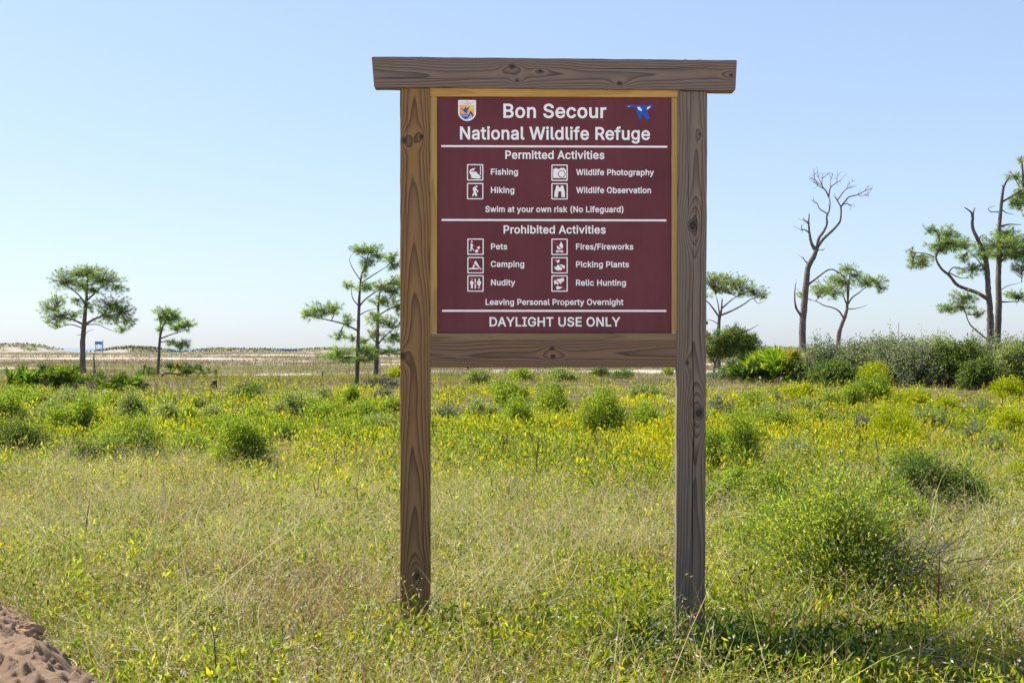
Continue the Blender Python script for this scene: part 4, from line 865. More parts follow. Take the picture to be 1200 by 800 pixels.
def shrub(px, py, wpx, hpx, kind, label, group=None, seed=0, name='shrub', cat='shrub', leaf=None, dens=1.0, ragged=0.2, broad=False, depth=None):
    """a shrub standing on the ground: many stems fanning from the root, leafy in their upper part"""
    global rng
    keep = rng; rng = np.random.default_rng(5000 + seed)
    x, y = ground_at(px, py)
    if depth: y = depth; x = (px - 600) / F_PX * depth
    s = y / F_PX
    w, h = wpx * s * 1.15, hpx * s * 1.25
    gz = ground_z(x, y)
    if depth: h = EYE + (HORIZON - (py - hpx)) * s - gz
    FOOT.append((x, y, w * 0.5))
    root = empty(name, (x, y, gz)); tag(root, label, cat, group)
    cols, stemc = PALS[kind]
    area = wpx * hpx
    n_st = int(np.clip(area * 0.12 * dens, 48, 460))
    # several leaning sub-domes of different height make a ragged, lopsided outline
    nl = int(rng.integers(3, 6))
    lc = np.stack([rng.uniform(-0.30, 0.30, nl), rng.uniform(-0.26, 0.26, nl)], 1) * w
    lr = rng.uniform(0.24, 0.42, nl) * w * (1.25 if broad else 1.0); lh = rng.uniform(0.85 if broad else 0.55, 1.0, nl) * h; lh[0] = h
    li = rng.choice(nl, n_st, p=lr ** 2 / (lr ** 2).sum())
    q = rng.normal(0, 1, (n_st, 3)); q[:, 2] = np.abs(q[:, 2]) + 0.15; q = nrm(q)
    rr = rng.uniform(0.70, 1.05, (n_st, 1)) + np.abs(rng.normal(0, ragged, (n_st, 1))) * (rng.random((n_st, 1)) < (0.04 if broad else 0.12))
    tip = q * rr * np.stack([lr[li], lr[li] * 0.9, lh[li]], 1)
    tip[:, :2] += lc[li]
    base = np.stack([lc[li, 0] * 0.55, lc[li, 1] * 0.55, np.full(n_st, -0.04)], 1) + rng.normal(0, 0.05 * w, (n_st, 3)) * np.array([1, 1, 0])
    L = tip - base; Ln = np.linalg.norm(L, axis=1)
    bend = np.stack([tip[:, 0] * 0.18, tip[:, 1] * 0.18, -0.14 * Ln], 1)
    D = nrm(L - bend)
    Lb = np.linalg.norm(L - bend, axis=1)
    st = MB()
    strips(st, base, D, Lb, max(0.008, s * 0.35), bend, pal(n_st, [stemc], None, 0.2), 3)
    st.build('stems', M_straw, root)
    ll = leaf if leaf else float(np.clip(2.5 * s, 0.028, 0.10))
    m = int(np.clip(area * (6.5 if not broad else 6.5) * dens / n_st, 14, 60))
    if kind == 'dead': m = max(5, m // 3)
    t = rng.uniform(0.22, 1.0, (n_st * m, 1)) ** 0.55
    k = np.repeat(np.arange(n_st), m)
    Pp = base[k] + D[k] * Lb[k][:, None] * t + bend[k] * t * t
    Pp = Pp + rng.normal(0, 1, Pp.shape) * (min(0.035 * w, 0.05) + 0.6 * ll) * (0.4 + 0.6 * t)
    ok = Pp[:, 2] > 0.01
    Pp, k, t = Pp[ok], k[ok], t[ok]
    n = len(Pp)
    clump = fbm(Pp[:, 0] / w * 5 + 9 + seed, Pp[:, 2] / h * 4 + Pp[:, 1] / w * 3 + 5, seed)
    C = pal(n, cols, None, 0.16) * (0.75 + 0.5 * clump)[:, None]
    Dl = nrm(nrm(D[k] + 2 * bend[k] * t / np.maximum(Lb[k][:, None], 1e-3)) * (0.9 if not broad else 0.4) + rng.normal(0, 0.75, (n, 3)) + np.array([0, 0, 0.25]))
    fo = MB()
    leaves(fo, Pp, Dl, rng.uniform(0.7, 1.35, n) * ll * (1.15 if not broad else 1.0), ll * (0.42 if not broad else 0.62), np.clip(C, 0.006, 0.5))
    fo.build('foliage', M_bush if kind != 'dead' else M_straw, root)
    rng = keep
    return root

GB = 'rounded bushes dotted over the meadow'
GT = 'thicket of scrub bushes on the right'
SHRUBS = [
    # left of the sign
    (8, 499, 36, 31, 'green', 'bright green bush cut by the left edge in the middle of the meadow'),
    (84, 512, 62, 40, 'green', 'green bush with dark underside, nearest behind the big leafy left edge weeds'),
    (152, 544, 82, 50, 'green', 'biggest dome shaped green bush on the left, dark hollow in its middle'),
    (32, 540, 72, 48, 'dark', 'dark green coarse leaved bush low at the left edge'),
    (158, 496, 52, 31, 'grey', 'grey brown twiggy bush straight behind the biggest left dome'),
    (198, 503, 34, 28, 'grey', 'dull grey bush with dark side, right of the twiggy grey brown bush'),
    (222, 501, 26, 24, 'green', 'small light green bush touching the dull grey bush'),
    (96, 475, 52, 15, 'grey', 'low wide grey green bush in front of the pale boulder'),
    (38, 475, 84, 18, 'green', 'long low bright bush below the wide left palmetto clump'),
    (198, 474, 22, 10, 'green', 'tiny green bush on tan grass below the thin leaning pine'),
    (234, 482, 16, 11, 'dark', 'tiny dark bush in front of the charred stump'),
    (296, 467, 42, 15, 'dark', 'low dark spreading bush to the right of the charred stump'),
    (344, 494, 52, 33, 'grey', 'grey green bush with dark foot in front of the tall open pine, largest there'),
    (378, 474, 24, 15, 'grey', 'small grey bush left of the foot of the tall open pine'),
    (408, 477, 25, 20, 'green', 'small rounded bush just below the trunk of the tall open pine'),
    (380, 499, 46, 28, 'green', 'feathery green bush in front of the two small ones near the tall pine'),
    (421, 499, 42, 28, 'green', 'feathery green bush between its twin and the left post'),
    (455, 491, 34, 25, 'green', 'bright bush close against the left post'),
    (300, 504, 46, 22, 'green', 'faint low light green bush left of the grey bush with dark foot'),
    (291, 554, 68, 58, 'green', 'upright green bush with yellow flowers in front, left of the left post'),
    # under the sign
    (596, 476, 44, 28, 'green', 'light bush behind another, left of middle under the lower rail'),
    (605, 508, 50, 38, 'green', 'green bush in front of the light one, left of middle under the rail'),
    (652, 484, 50, 31, 'green', 'rounded green bush with dark side in the middle under the sign'),
    (715, 517, 62, 52, 'green', 'largest bush under the sign with a dark hollow at its foot'),
    (763, 505, 50, 30, 'green', 'spreading bush beside the right post, right of the largest under the sign'),
    (521, 497, 32, 21, 'silver', 'silvery bush by white sand next to the left post'),
    (567, 493, 28, 22, 'grey', 'thin grey bush left of the pair under the sign'),
    (564, 451, 40, 14, 'grey', 'far low grey bush right of the dark stub post under the rail'),
    (607, 447, 32, 12, 'green', 'far green bush just under the lower rail, left of the long low one'),
    (660, 448, 52, 13, 'grey', 'far long low bush under the knot of the lower rail'),
    (704, 443, 20, 10, 'dark', 'far small dark bush, left one of two under the rail'),
    (727, 444, 27, 9, 'dark', 'far small dark bush, right one of two under the rail'),
    (784, 440, 14, 8, 'green', 'far tiny bush tucked at the right post just below the rail'),
    (756, 466, 38, 15, 'grey', 'low pale bush before the far sand strip near the right post'),
    # right of the sign
    (846, 490, 28, 22, 'silver', 'silvery bush close to the right post beside white sand'),
    (915, 512, 52, 28, 'green', 'green bush left of the dead branches in the right meadow'),
    (937, 469, 34, 18, 'lime', 'pale lime bush in front of the bare snag and palmettos'),
    (947, 484, 32, 13, 'grey', 'low grey bush just in front of the pale lime one'),
    (986, 480, 42, 26, 'green', 'round green bush before the left end of the thicket, left of a pair'),
    (1026, 473, 42, 31, 'green', 'round dark sided bush before the thicket, right of a pair'),
    (1070, 481, 44, 23, 'lime', 'lime bush behind the widest yellow green dome on the right'),
    (1048, 526, 64, 42, 'lime', 'widest yellow green dome in the right meadow'),
    (1006, 513, 32, 25, 'dead', 'dead grey twiggy bush left of the widest yellow green dome'),
    (1130, 521, 42, 22, 'silver', 'silvery low bush right of the widest yellow green dome'),
    (1184, 510, 46, 26, 'lime', 'lime bush at the right edge in front of the thicket'),
    (1186, 467, 42, 20, 'lime', 'small lime bush at the right edge touching the thicket'),
    (1165, 541, 38, 30, 'grey', 'grey green bush below the lime one at the right edge'),
    (855, 563, 64, 66, 'green', 'tall loose green bush standing right beside the right post'),
    (853, 602, 66, 46, 'green', 'leafy bush in front of the tall loose one beside the right post'),
    (1100, 607, 84, 60, 'dark', 'dark shaded bush behind the big foreground bush on the right'),
    (1012, 524, 30, 13, 'dark', 'small dark bush hugging the ground near the dead branches'),
    (978, 532, 26, 12, 'dark', 'tiny dark sprig bush under the fallen dead branches'),
    # further bushes that crowd the middle distance
    (60, 494, 40, 22, 'grey', 'grey green bush between the left edge bush and the dark underside bush'),
    (130, 480, 36, 15, 'green', 'small low green bush right below the pale boulder'),
    (252, 497, 40, 20, 'grey', 'low grey bush between small light bush and faint low bush on the left'),
    (262, 516, 52, 24, 'green', 'low green bush behind the upright bush with yellow flowers'),
    (332, 516, 46, 22, 'green', 'low green bush below the grey bush with dark foot'),
    (108, 552, 52, 30, 'dark', 'dark leafy bush squeezed between left edge weeds and biggest left dome'),
    (222, 538, 62, 30, 'green', 'loose green bush to the right of the biggest left dome'),
    (396, 522, 50, 22, 'green', 'low bush before the two feathery bushes left of the left post'),
    (442, 510, 38, 20, 'grey', 'grey bush beside the left post, in front of the bright one there'),
    (870, 478, 34, 17, 'green', 'small green bush right of the silvery bush at the right post'),
    (892, 494, 30, 17, 'grey', 'small grey bush between right post and the green bush by dead branches'),
    (966, 502, 40, 20, 'green', 'green bush standing among the dead branches on the right'),
    (1092, 502, 40, 22, 'grey', 'grey bush between the widest yellow green dome and the right edge'),
    (1112, 484, 34, 16, 'lime', 'low lime bush in front of the middle of the thicket'),
    (1150, 488, 36, 17, 'grey', 'low grey bush in front of the thicket below the pair of old pines'),
    (905, 471, 28, 13, 'grey', 'low grey bush in front of the palmettos left of the snag'),
    (880, 532, 46, 26, 'green', 'green bush right of the tall loose one near the right post'),
    (934, 546, 54, 28, 'grey', 'grey green bush just behind the big foreground bush, left side'),
    (1064, 566, 62, 36, 'green', 'green bush just behind the big foreground bush, right side'),
    (1146, 598, 46, 28, 'green', 'green bush right of the dark shaded bush'),
    (1182, 576, 44, 28, 'lime', 'lime bush cut by the right edge behind the foreground grass'),
    (925, 618, 96, 58, 'olive', 'wide leafy bush leaning on the left of the big foreground bush'),
    (1052, 626, 92, 52, 'olive', 'wide leafy bush leaning on the right of the big foreground bush'),
    (905, 655, 74, 48, 'olive', 'low leafy bush at the left foot of the big foreground bush'),
]
for i, sdef in enumerate(SHRUBS):
    shrub(*sdef, group=GB, seed=i)
# the big one in the foreground, with grey dead twigs at its heart
big = shrub(990, 692, 245, 134, 'olive', 'big foreground bush right of the sign with bare grey twigs at its heart', None, 90, dens=0.56, leaf=0.026, ragged=0.3)
mb = MB(); k = 400
rng2 = np.random.default_rng(3)
bx_, by_ = ground_at(985, 692); gs = by_ / F_PX
Pq = np.stack([(rng2.normal(1025, 40, k) - 990) * gs, -rng2.uniform(0.2, 0.60, k) , rng2.uniform(0.02, 0.36, k)], 1)
strips(mb, Pq, nrm(np.stack([rng2.normal(0.3, 0.7, k), rng2.normal(-0.2, 0.5, k), rng2.normal(0.35, 0.35, k)], 1)), rng2.uniform(0.12, 0.4, k), 0.006, rng2.normal(0, 0.06, (k, 3)), pal(k, [(0.12, 0.105, 0.10), (0.19, 0.17, 0.16), (0.07, 0.06, 0.06)]), 3)
mb.build('dead_twigs', M_straw, big)

THICKET = [
    (985, 452, 86, 60, 'silver', 'silver grey scrub bush at the left end of the thicket, behind dark bush', 50),
    (982, 455, 58, 33, 'dark', 'dark green scrub bush low at the left end of the thicket', 47),
    (1016, 452, 30, 28, 'lime', 'small yellow green bush inside the thicket', 46),
    (1036, 453, 84, 60, 'silver', 'silver grey scrub bush left of middle in the thicket', 49),
    (1080, 453, 80, 58, 'silver', 'silver grey scrub bush before the dark one in the thicket', 48),
    (1122, 453, 52, 61, 'dark', 'dark green scrub bush in the middle of the right thicket', 47),
    (1160, 453, 76, 60, 'silver', 'silver grey scrub bush under the pair of old pines', 49),
    (1190, 452, 56, 62, 'grey', 'grey green scrub bush at the right edge of the thicket', 47),
    (1145, 452, 34, 36, 'dark', 'small dark bush squeezed low between two grey ones in the thicket', 44),
    (1105, 445, 90, 57, 'grey', 'far green scrub bush whose top shows behind the thicket', 70),
    (1030, 447, 60, 55, 'grey', 'far green scrub bush showing above the silver thicket, left one', 72),
    (1225, 452, 60, 66, 'silver', 'silver scrub bush cut off by the right edge of the thicket', 56),
    (850, 448, 44, 14, 'silver', 'low silver bush at the foot of the small scrub oak', 57),
    (868, 449, 30, 22, 'dark', 'dark bush between the small scrub oak and the palmettos', 57),
]
for i, t in enumerate(THICKET):
    shrub(t[0], t[1], t[2], t[3], t[4], t[5], GT if i < 12 else None, 200 + i, broad=True, depth=t[6], dens=1.4, leaf=0.085, ragged=0.22)

shrub(116, 461, 24, 22, 'dead', 'brown grey twiggy bush beside the pale boulder', None, 300)
shrub(462, 446, 16, 14, 'lime', 'young bright bush at the fallen dark log near left post', None, 301)
shrub(448, 455, 34, 13, 'dead', 'grey dead bush right of the tall open pine trunk', None, 302)
shrub(452, 468, 24, 12, 'dead', 'small grey dead bush near the left post', None, 303)

# ------------------------------------------------------------------ palmettos
def palmetto(px, py, wpx, hpx, label, seed, cols, ends=None, n=None, depth=None):
    """saw palmetto clump: fan fronds on stalks"""
    global rng
    keep = rng; rng = np.random.default_rng(7000 + seed)
    x, y = ground_at(px, py)
    s = y / F_PX; w, h = wpx * s, hpx * s * 1.3
    gz = ground_z(x, y)
    root = empty('palmetto_clump', (x, y, gz)); tag(root, label, 'palmetto', 'saw palmetto clumps')
    n = n or int(np.clip(wpx * hpx * 0.06, 18, 150))
    bx = rng.uniform(-0.5, 0.5, n) * w; by = rng.uniform(-0.5, 0.5, n) * min(w, 3.0)
    hh = h * rng.uniform(0.35, 0.92, n) * (1 - 0.5 * (np.abs(bx) / (w / 2)) ** 3)
    stm, fr = MB(), MB()
    lean = rng.normal(0, 0.25, (n, 2)) * h
    base = np.stack([bx, by, np.full(n, -0.03)], 1)
    top = np.stack([bx + lean[:, 0], by + lean[:, 1], hh * 0.72], 1)
    D = nrm(top - base); L = np.linalg.norm(top - base, axis=1)
    strips(stm, base, D, L * 1.05, 0.03, np.zeros((n, 3)), pal(n, [(0.12, 0.14, 0.04)]), 2)
    C = pal(n, cols[0], cols[1], 0.15)
    for i in range(n):
        m = 17
        out = nrm(np.array([D[i, 0] + rng.normal(0, 0.4), D[i, 1] + rng.normal(0, 0.4), 0.55 + rng.normal(0, 0.2)]))
        sd = nrm(np.cross(out, rng.normal(0, 1, 3)))
        a = np.linspace(-1.75, 1.75, m)
        dd = np.cos(a)[:, None] * out + np.sin(a)[:, None] * sd + rng.normal(0, 0.06, (m, 3))
        R_ = h * rng.uniform(0.28, 0.42)
        leaves(fr, np.tile(top[i], (m, 1)), nrm(dd), R_ * rng.uniform(0.85, 1.1, m), R_ * 0.15, np.tile(C[i], (m, 1)) * (1 + rng.normal(0, 0.1, (m, 1))), 0.1)
    stm.build('stalks', M_straw, root); fr.build('fronds', M_leaf, root)
    rng = keep
PG = ([(0.10, 0.17, 0.02), (0.14, 0.21, 0.02), (0.05, 0.09, 0.02), (0.28, 0.22, 0.02), (0.34, 0.30, 0.20)], [4, 4, 3, 0.35, 0.3])
PO = ([(0.24, 0.32, 0.02), (0.18, 0.28, 0.02), (0.42, 0.27, 0.02), (0.36, 0.30, 0.03), (0.06, 0.10, 0.02)], [4, 3.5, 0.7, 1.2, 1.4])
PD = ([(0.04, 0.08, 0.025), (0.07, 0.12, 0.03), (0.10, 0.16, 0.03)], None)
palmetto(910, 448, 60, 36, 'tall palmetto clump with orange fronds left of the snag foot', 1, PO)
palmetto(881, 449, 28, 25, 'dark green palmetto clump next to the small scrub oak', 2, PD)
palmetto(950, 447, 16, 28, 'orange tipped palmetto clump right of the snag foot', 3, PO)
palmetto(58, 458, 64, 27, 'widest dark palmetto clump at the left, in front of the round crowned pine', 4, PG)
palmetto(98, 455, 14, 17, 'narrow palmetto clump at the trunk of the round crowned pine', 7, PG)
palmetto(148, 463, 30, 25, 'dark palmetto clump right of the pale boulder', 5, PG)
palmetto(172, 444, 16, 14, 'small round palmetto clump left of the thin leaning pine', 6, PD)
palmetto(206, 443, 28, 17, 'palmetto clump behind the fallen log, beside the thin leaning pine', 8, PG)
palmetto(233, 443, 24, 14, 'farthest right palmetto clump in the row behind the fallen log', 9, PD)

# ------------------------------------------------------------------ logs, stumps, boulder, posts
def log(name, label, cat, depth, pts, r, mat, branches=(), group=None, seed=0):
    s = depth / F_PX
    x0 = (pts[0][0] - 600) * s
    gz = ground_z(x0, depth)
    mb = MB()
    P = catmull([((p[0] - pts[0][0]) * s, (p[2] if len(p) > 2 else 0.0), max(0.0, EYE + (HORIZON - p[1]) * s - gz)) for p in pts], 5)
    tube(mb, P, np.interp(np.linspace(0, 1, len(P)), [0, 1], [r[0] * s, r[1] * s]), 8, rough=0.1)
    for b in branches:
        B = catmull([((p[0] - pts[0][0]) * s, 0.15 * i, max(0.0, EYE + (HORIZON - p[1]) * s - gz)) for i, p in enumerate(b)], 4)
        tube(mb, B, np.linspace(r[1] * 0.7, r[1] * 0.25, len(B)) * s, 6, rough=0.1)
    o = mb.build(name, mat, None, True); o.location = (x0, depth, gz)
    tag(o, label, cat, group)
    return o
log('fallen_log', 'dark fallen log rising to the left sign post', 'log', 59, [(446, 443), (456, 438), (466, 432), (478, 426)], (1.6, 1.2), M_charred, [[(456, 438), (462, 440), (470, 441)]])
log('fallen_log', 'low curved dark log on the ground beside the thin leaning pine', 'log', 55.5, [(188, 444), (191, 439), (198, 437), (208, 438.5), (220, 441)], (1.1, 0.8), M_charred, [[(208, 438.5), (214, 437), (219, 438)]])
log('dead_branch', 'bent dark dead branch sticking up from the right meadow', 'branch', 26.5, [(949, 487), (952, 480), (958, 474), (965, 468)], (0.9, 0.4), M_deadwood, [[(952, 480), (950, 474)]])
log('dead_branch', 'short slanting dead branch low in the right meadow', 'branch', 24, [(914, 496), (918, 490), (924, 486)], (0.9, 0.4), M_deadwood)
log('dead_branch', 'curved hooked dead branch near the widest yellow green dome', 'branch', 25, [(976, 490), (980, 484), (985, 481), (988, 484)], (0.8, 0.35), M_deadwood)
log('dead_branch', 'forked dead branch lying in yellow weeds left of the left post', 'branch', 17.6, [(356, 550), (362, 541), (370, 534), (378, 530)], (1.0, 0.5), M_deadwood, [[(362, 541), (360, 535)]])
log('stump', 'charred upright stump on the tan grass at the left', 'stump', 43, [(250, 460), (250, 455), (251, 450), (252, 446)], (5.0, 2.6), M_charred)
log('dead_stalk', 'thin dead stalk standing among the left palmettos', 'dead trunk', 62, [(111, 441), (110.5, 428), (110, 420), (110.3, 413)], (1.4, 0.5), M_snag, [[(110.5, 432), (113, 428), (113.5, 424)], [(110.5, 430), (108, 425)]])
log('pole', 'thin bare pole poking above the right thicket', 'pole', 95, [(1053, 430), (1053, 400), (1053.2, 378)], (0.45, 0.3), M_snag)
log('fence_post', 'small wooden post on the tan flat left of the tall open pine', 'post', 55, [(378, 446), (378, 440), (378.2, 435)], (0.9, 0.9), M_bark)
log('fence_post', 'thin stake on the tan grass behind the charred stump', 'post', 48, [(258, 452), (258, 446), (258.2, 440)], (0.4, 0.4), M_bark)
log('fence_post', 'short dark stub post seen under the lower rail beside left post', 'post', 75, [(548, 437), (548, 428), (548, 418)], (1.6, 1.5), M_charred)
log('fence_post', 'far dark post on the flat between scrub oak and snag', 'post', 160, [(897.5, 421), (897.5, 412), (897.5, 404)], (0.7, 0.6), M_charred)
log('fence_post', 'far grey forked post just behind the scrub oak', 'post', 120, [(886, 424), (886, 410), (886.3, 395)], (0.9, 0.5), M_snag, [[(886, 408), (888, 404), (888.3, 399)], [(886, 404), (884.3, 401), (884, 397)]])

def boulder(px, py, w, label):
    import bmesh
    x, y = ground_at(px, py)
    s = y / F_PX
    bm = bmesh.new(); bmesh.ops.create_icosphere(bm, subdivisions=4, radius=1.0)
    for v in bm.verts:
        n = fbm(np.array(v.co.x * 1.5 + 5), np.array(v.co.y * 1.5 + v.co.z * 1.3 + 4), 77)
        k = 0.8 + 0.4 * float(n)
        v.co = Vector((v.co.x * w * s / 2 * k, v.co.y * w * s / 2 * k, max(-0.1, v.co.z * w * s * 0.52 * k)))
    for f in bm.faces: f.smooth = True
    me = bpy.data.meshes.new('boulder'); bm.to_mesh(me); bm.free()
    me.materials.append(plain('pale_stone', (0.33, 0.34, 0.35), 0.85, 0.2, 0.25, 3, 0.5))
    o = bpy.data.objects.new('boulder', me); o.location = (x, y, ground_z(x, y)); COL.objects.link(o)
    tag(o, label, 'boulder')
boulder(124, 464, 14, 'pale grey rounded boulder between the left palmetto clumps')

# blue lookout on stilts by the beach
def tower():
    d = 430.0; s = d / F_PX
    def bx(mb, x0, x1, y0, y1, z0, z1):
        V = [(x, y, z) for z in (z0, z1) for y in (y0, y1) for x in (x0, x1)]
        mb.add(V, [[0, 2, 3, 1], [4, 5, 7, 6], [0, 1, 5, 4], [2, 6, 7, 3], [0, 4, 6, 2], [1, 3, 7, 5]], (0.1, 0.25, 0.5))
    x = (116 - 600) * s
    root = empty('lookout_tower', (x, d, 0)); tag(root, 'tiny far blue lookout hut on stilts among the beach dunes', 'tower')
    Mb = plain('blue_paint', (0.10, 0.27, 0.55), 0.6, 0.3, 0.1, 1); Mp = plain('blue_grey_timber', (0.20, 0.32, 0.48), 0.7, 0.2, 0.1, 1)
    H = EYE + (HORIZON - 403.5) * s
    for (a, b) in ((-1.0, -0.8), (0.95, -0.8), (-1.0, 0.9), (0.95, 0.9)):
        mb = MB(); bx(mb, a - .09, a + .09, b - .09, b + .09, -0.5, H); mb.build('leg', Mp, root)
    mb = MB(); bx(mb, -1.25, 1.25, -1.1, 1.1, H, H + 0.14); mb.build('deck', Mp, root)
    mb = MB(); bx(mb, -1.15, 0.95, -0.9, 0.9, H + 0.14, H + 1.0); c = mb.build('cabin', Mb, root)
    mb = MB(); V = [(-1.35, -1.1, H + 1.0), (1.15, -1.1, H + 1.0), (1.15, 1.1, H + 1.25), (-1.35, 1.1, H + 1.25), (-1.35, -1.1, H + 1.1), (1.15, -1.1, H + 1.1), (1.15, 1.1, H + 1.35), (-1.35, 1.1, H + 1.35)]
    mb.add(V, [[0, 3, 2, 1], [4, 5, 6, 7], [0, 1, 5, 4], [1, 2, 6, 5], [2, 3, 7, 6], [3, 0, 4, 7]], (0.1, 0.25, 0.5)); mb.build('roof', Mp, root)
    mb = MB(); bx(mb, 1.35, 1.5, -0.1, 0.1, -0.5, H + 1.6); mb.build('pole', Mp, root)
tower()

# ------------------------------------------------------------------ sand berm in the corner
def berm():
    nx, ny = 330, 330
    X, Y = np.meshgrid(np.linspace(-4.9, -1.0, nx), np.linspace(3.2, 7.4, ny), indexing='ij')
    # signed distance from the edge of the spoil, running from the left middle down to the right
    A = np.array([-2.84, 6.84]); B = np.array([-1.66, 5.18]); t = (B - A) / np.linalg.norm(B - A); nn = np.array([t[1], -t[0]])
    if nn[1] > 0: nn = -nn
    dist = (X - A[0]) * nn[0] + (Y - A[1]) * nn[1] + (fbm(X * 2.2, Y * 2.2, 81) - 0.5) * 0.35
    n1 = fbm(X * 5, Y * 5, 82, 5); n2 = fbm(X * 22, Y * 22, 83, 3)
    lump = np.clip(fbm(X * 9, Y * 9, 84, 3) - 0.52, 0, 1)
    Z = -0.02 + 0.30 * smooth(-0.10, 0.5, dist) + (n1 - 0.5) * 0.055 * smooth(0, 0.3, dist) + (n2 - 0.5) * 0.045 + (fbm(X * 60, Y * 60, 85, 2) - 0.5) * 0.014 + np.clip(fbm(X * 24, Y * 24, 84, 4) - 0.57, 0, 1) * 0.15 * smooth(-0.05, 0.1, dist)
    Z = Z + ground_h(X, Y)
    edge = np.minimum.reduce([X + 4.9, -1.0 - X, Y - 3.2, 7.4 - Y])
    Z = Z - 0.45 * (1 - smooth(0, 0.6, edge)) ** 1.5
    mb = MB()
    i = np.arange(nx - 1)[:, None] * ny; j = np.arange(ny - 1)[None]
    base = np.array([0.44, 0.31, 0.215])
    C = base * (0.78 + 0.45 * n1)[..., None]
    mb.add(np.stack([X, Y, Z], -1), np.stack([i + j, i + ny + j, i + ny + j + 1, i + j + 1], -1).reshape(-1, 4), C.reshape(-1, 3))
    g = NT('dug_sand'); a = g.n('ShaderNodeAttribute', attribute_name='col'); tc = g.n('ShaderNodeTexCoord')
    f = g.noise(tc.outputs['Object'], 110, 8, 0.8)
    c = g.mix(1.0, a.outputs['Color'], g.ramp(f, [(0.3, (0.7, 0.66, 0.62)), (0.7, (1.15, 1.15, 1.15))]), 'MULTIPLY')
    M = g.done(g.principled(c, 0.95, 0.05, f, 1.0, 0.03))
    tag(mb.build('sand_mound', M, smooth_shade=True), kind='structure')
    import bmesh
    for px, py, d, r, lab in ((34, 738, 5.75, 0.055, 'larger dirt clod on the upper edge of the sand mound'), (102, 776, 5.35, 0.040, 'smaller dirt clod at the lower edge of the sand mound')):
        bm = bmesh.new(); bmesh.ops.create_icosphere(bm, subdivisions=4, radius=1.0)
        for v in bm.verts:
            k = 0.55 + 0.9 * float(fbm(np.array(v.co.x * 1.6 + px), np.array(v.co.y * 1.6 + v.co.z * 1.9 + 3), 91, 4))
            v.co = v.co * r * k; v.co.z *= 0.8; v.co.x *= 1.3
        me = bpy.data.meshes.new('dirt_clod'); bm.to_mesh(me); bm.free()
        me.materials.append(plain('dirt_clod_soil', (0.30, 0.205, 0.135), 0.95, 0.05, 0.3, 40, 0.6))
        x = (px - 600) / F_PX * d
        ii = int(np.clip((x + 4.9) / 3.9 * (nx - 1), 0, nx - 1)); jj = int(np.clip((d - 3.2) / 4.2 * (ny - 1), 0, ny - 1))
        o = bpy.data.objects.new('dirt_clod', me); o.location = (x, d, max(Z[ii, jj], ground_z(x, d)) + r * 0.45); COL.objects.link(o)
        tag(o, lab, 'clod')
    return A, nn
BA, BN = berm()

# ------------------------------------------------------------------ ground cover
def in_wedge(n, d0, d1, margin=1.2, k=0.47, power=1.0):
    """points on the ground in front of the camera, spread over a fan a little wider than the view"""
    u = rng.random(n)
    d = d0 * (d1 / d0) ** u if power == 0 else (d0 ** (1 + power) + u * (d1 ** (1 + power) - d0 ** (1 + power))) ** (1 / (1 + power))
    x = rng.uniform(-1, 1, n) * (d * k + margin)
    return x, d
def off_berm(x, y):
    post = (np.abs(x - 0.955) < 0.16) & (y > 5.62) & (y < 6.25) & (rng.random(np.shape(x)) < 0.88)   # trodden thin round the right post
    return ~post & (((x - BA[0]) * BN[0] + (y - BA[1]) * BN[1]) < 0.10 + (fbm(x * 3, y * 3, 99) - 0.5) * 0.35)
def gp3(x, y, z=0.0): return np.stack([x, y, ground_h(x, y) + z], 1)

def near_shrub(x, y):
    """1 where a shrub leaves no room for weeds (its foot, and a little in front of it)"""
    m = np.zeros(len(x))
    for fx, fy, r in FOOT:
        m = np.maximum(m, 1 - smooth(0.75, 1.1, np.sqrt(((x - fx) / r) ** 2 + ((y - fy + 0.35 * r) / (r * 1.25)) ** 2)))
    return m

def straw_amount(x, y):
    dark = smooth(0.3, 0.7, x) * (1 - smooth(2.1, 2.5, x)) * (1 - smooth(5.9, 6.3, y))  # thins pale straw where the sign's shadow falls, to deepen the shade
    return smooth(0.40, 0.60, fbm(x * 0.7, y * 0.7, 120, 4) + 0.12 * smooth(14, 9, y) + 0.00 + 0.05 * smooth(1.2, -0.6, x)) * (1 - 0.85 * dark)

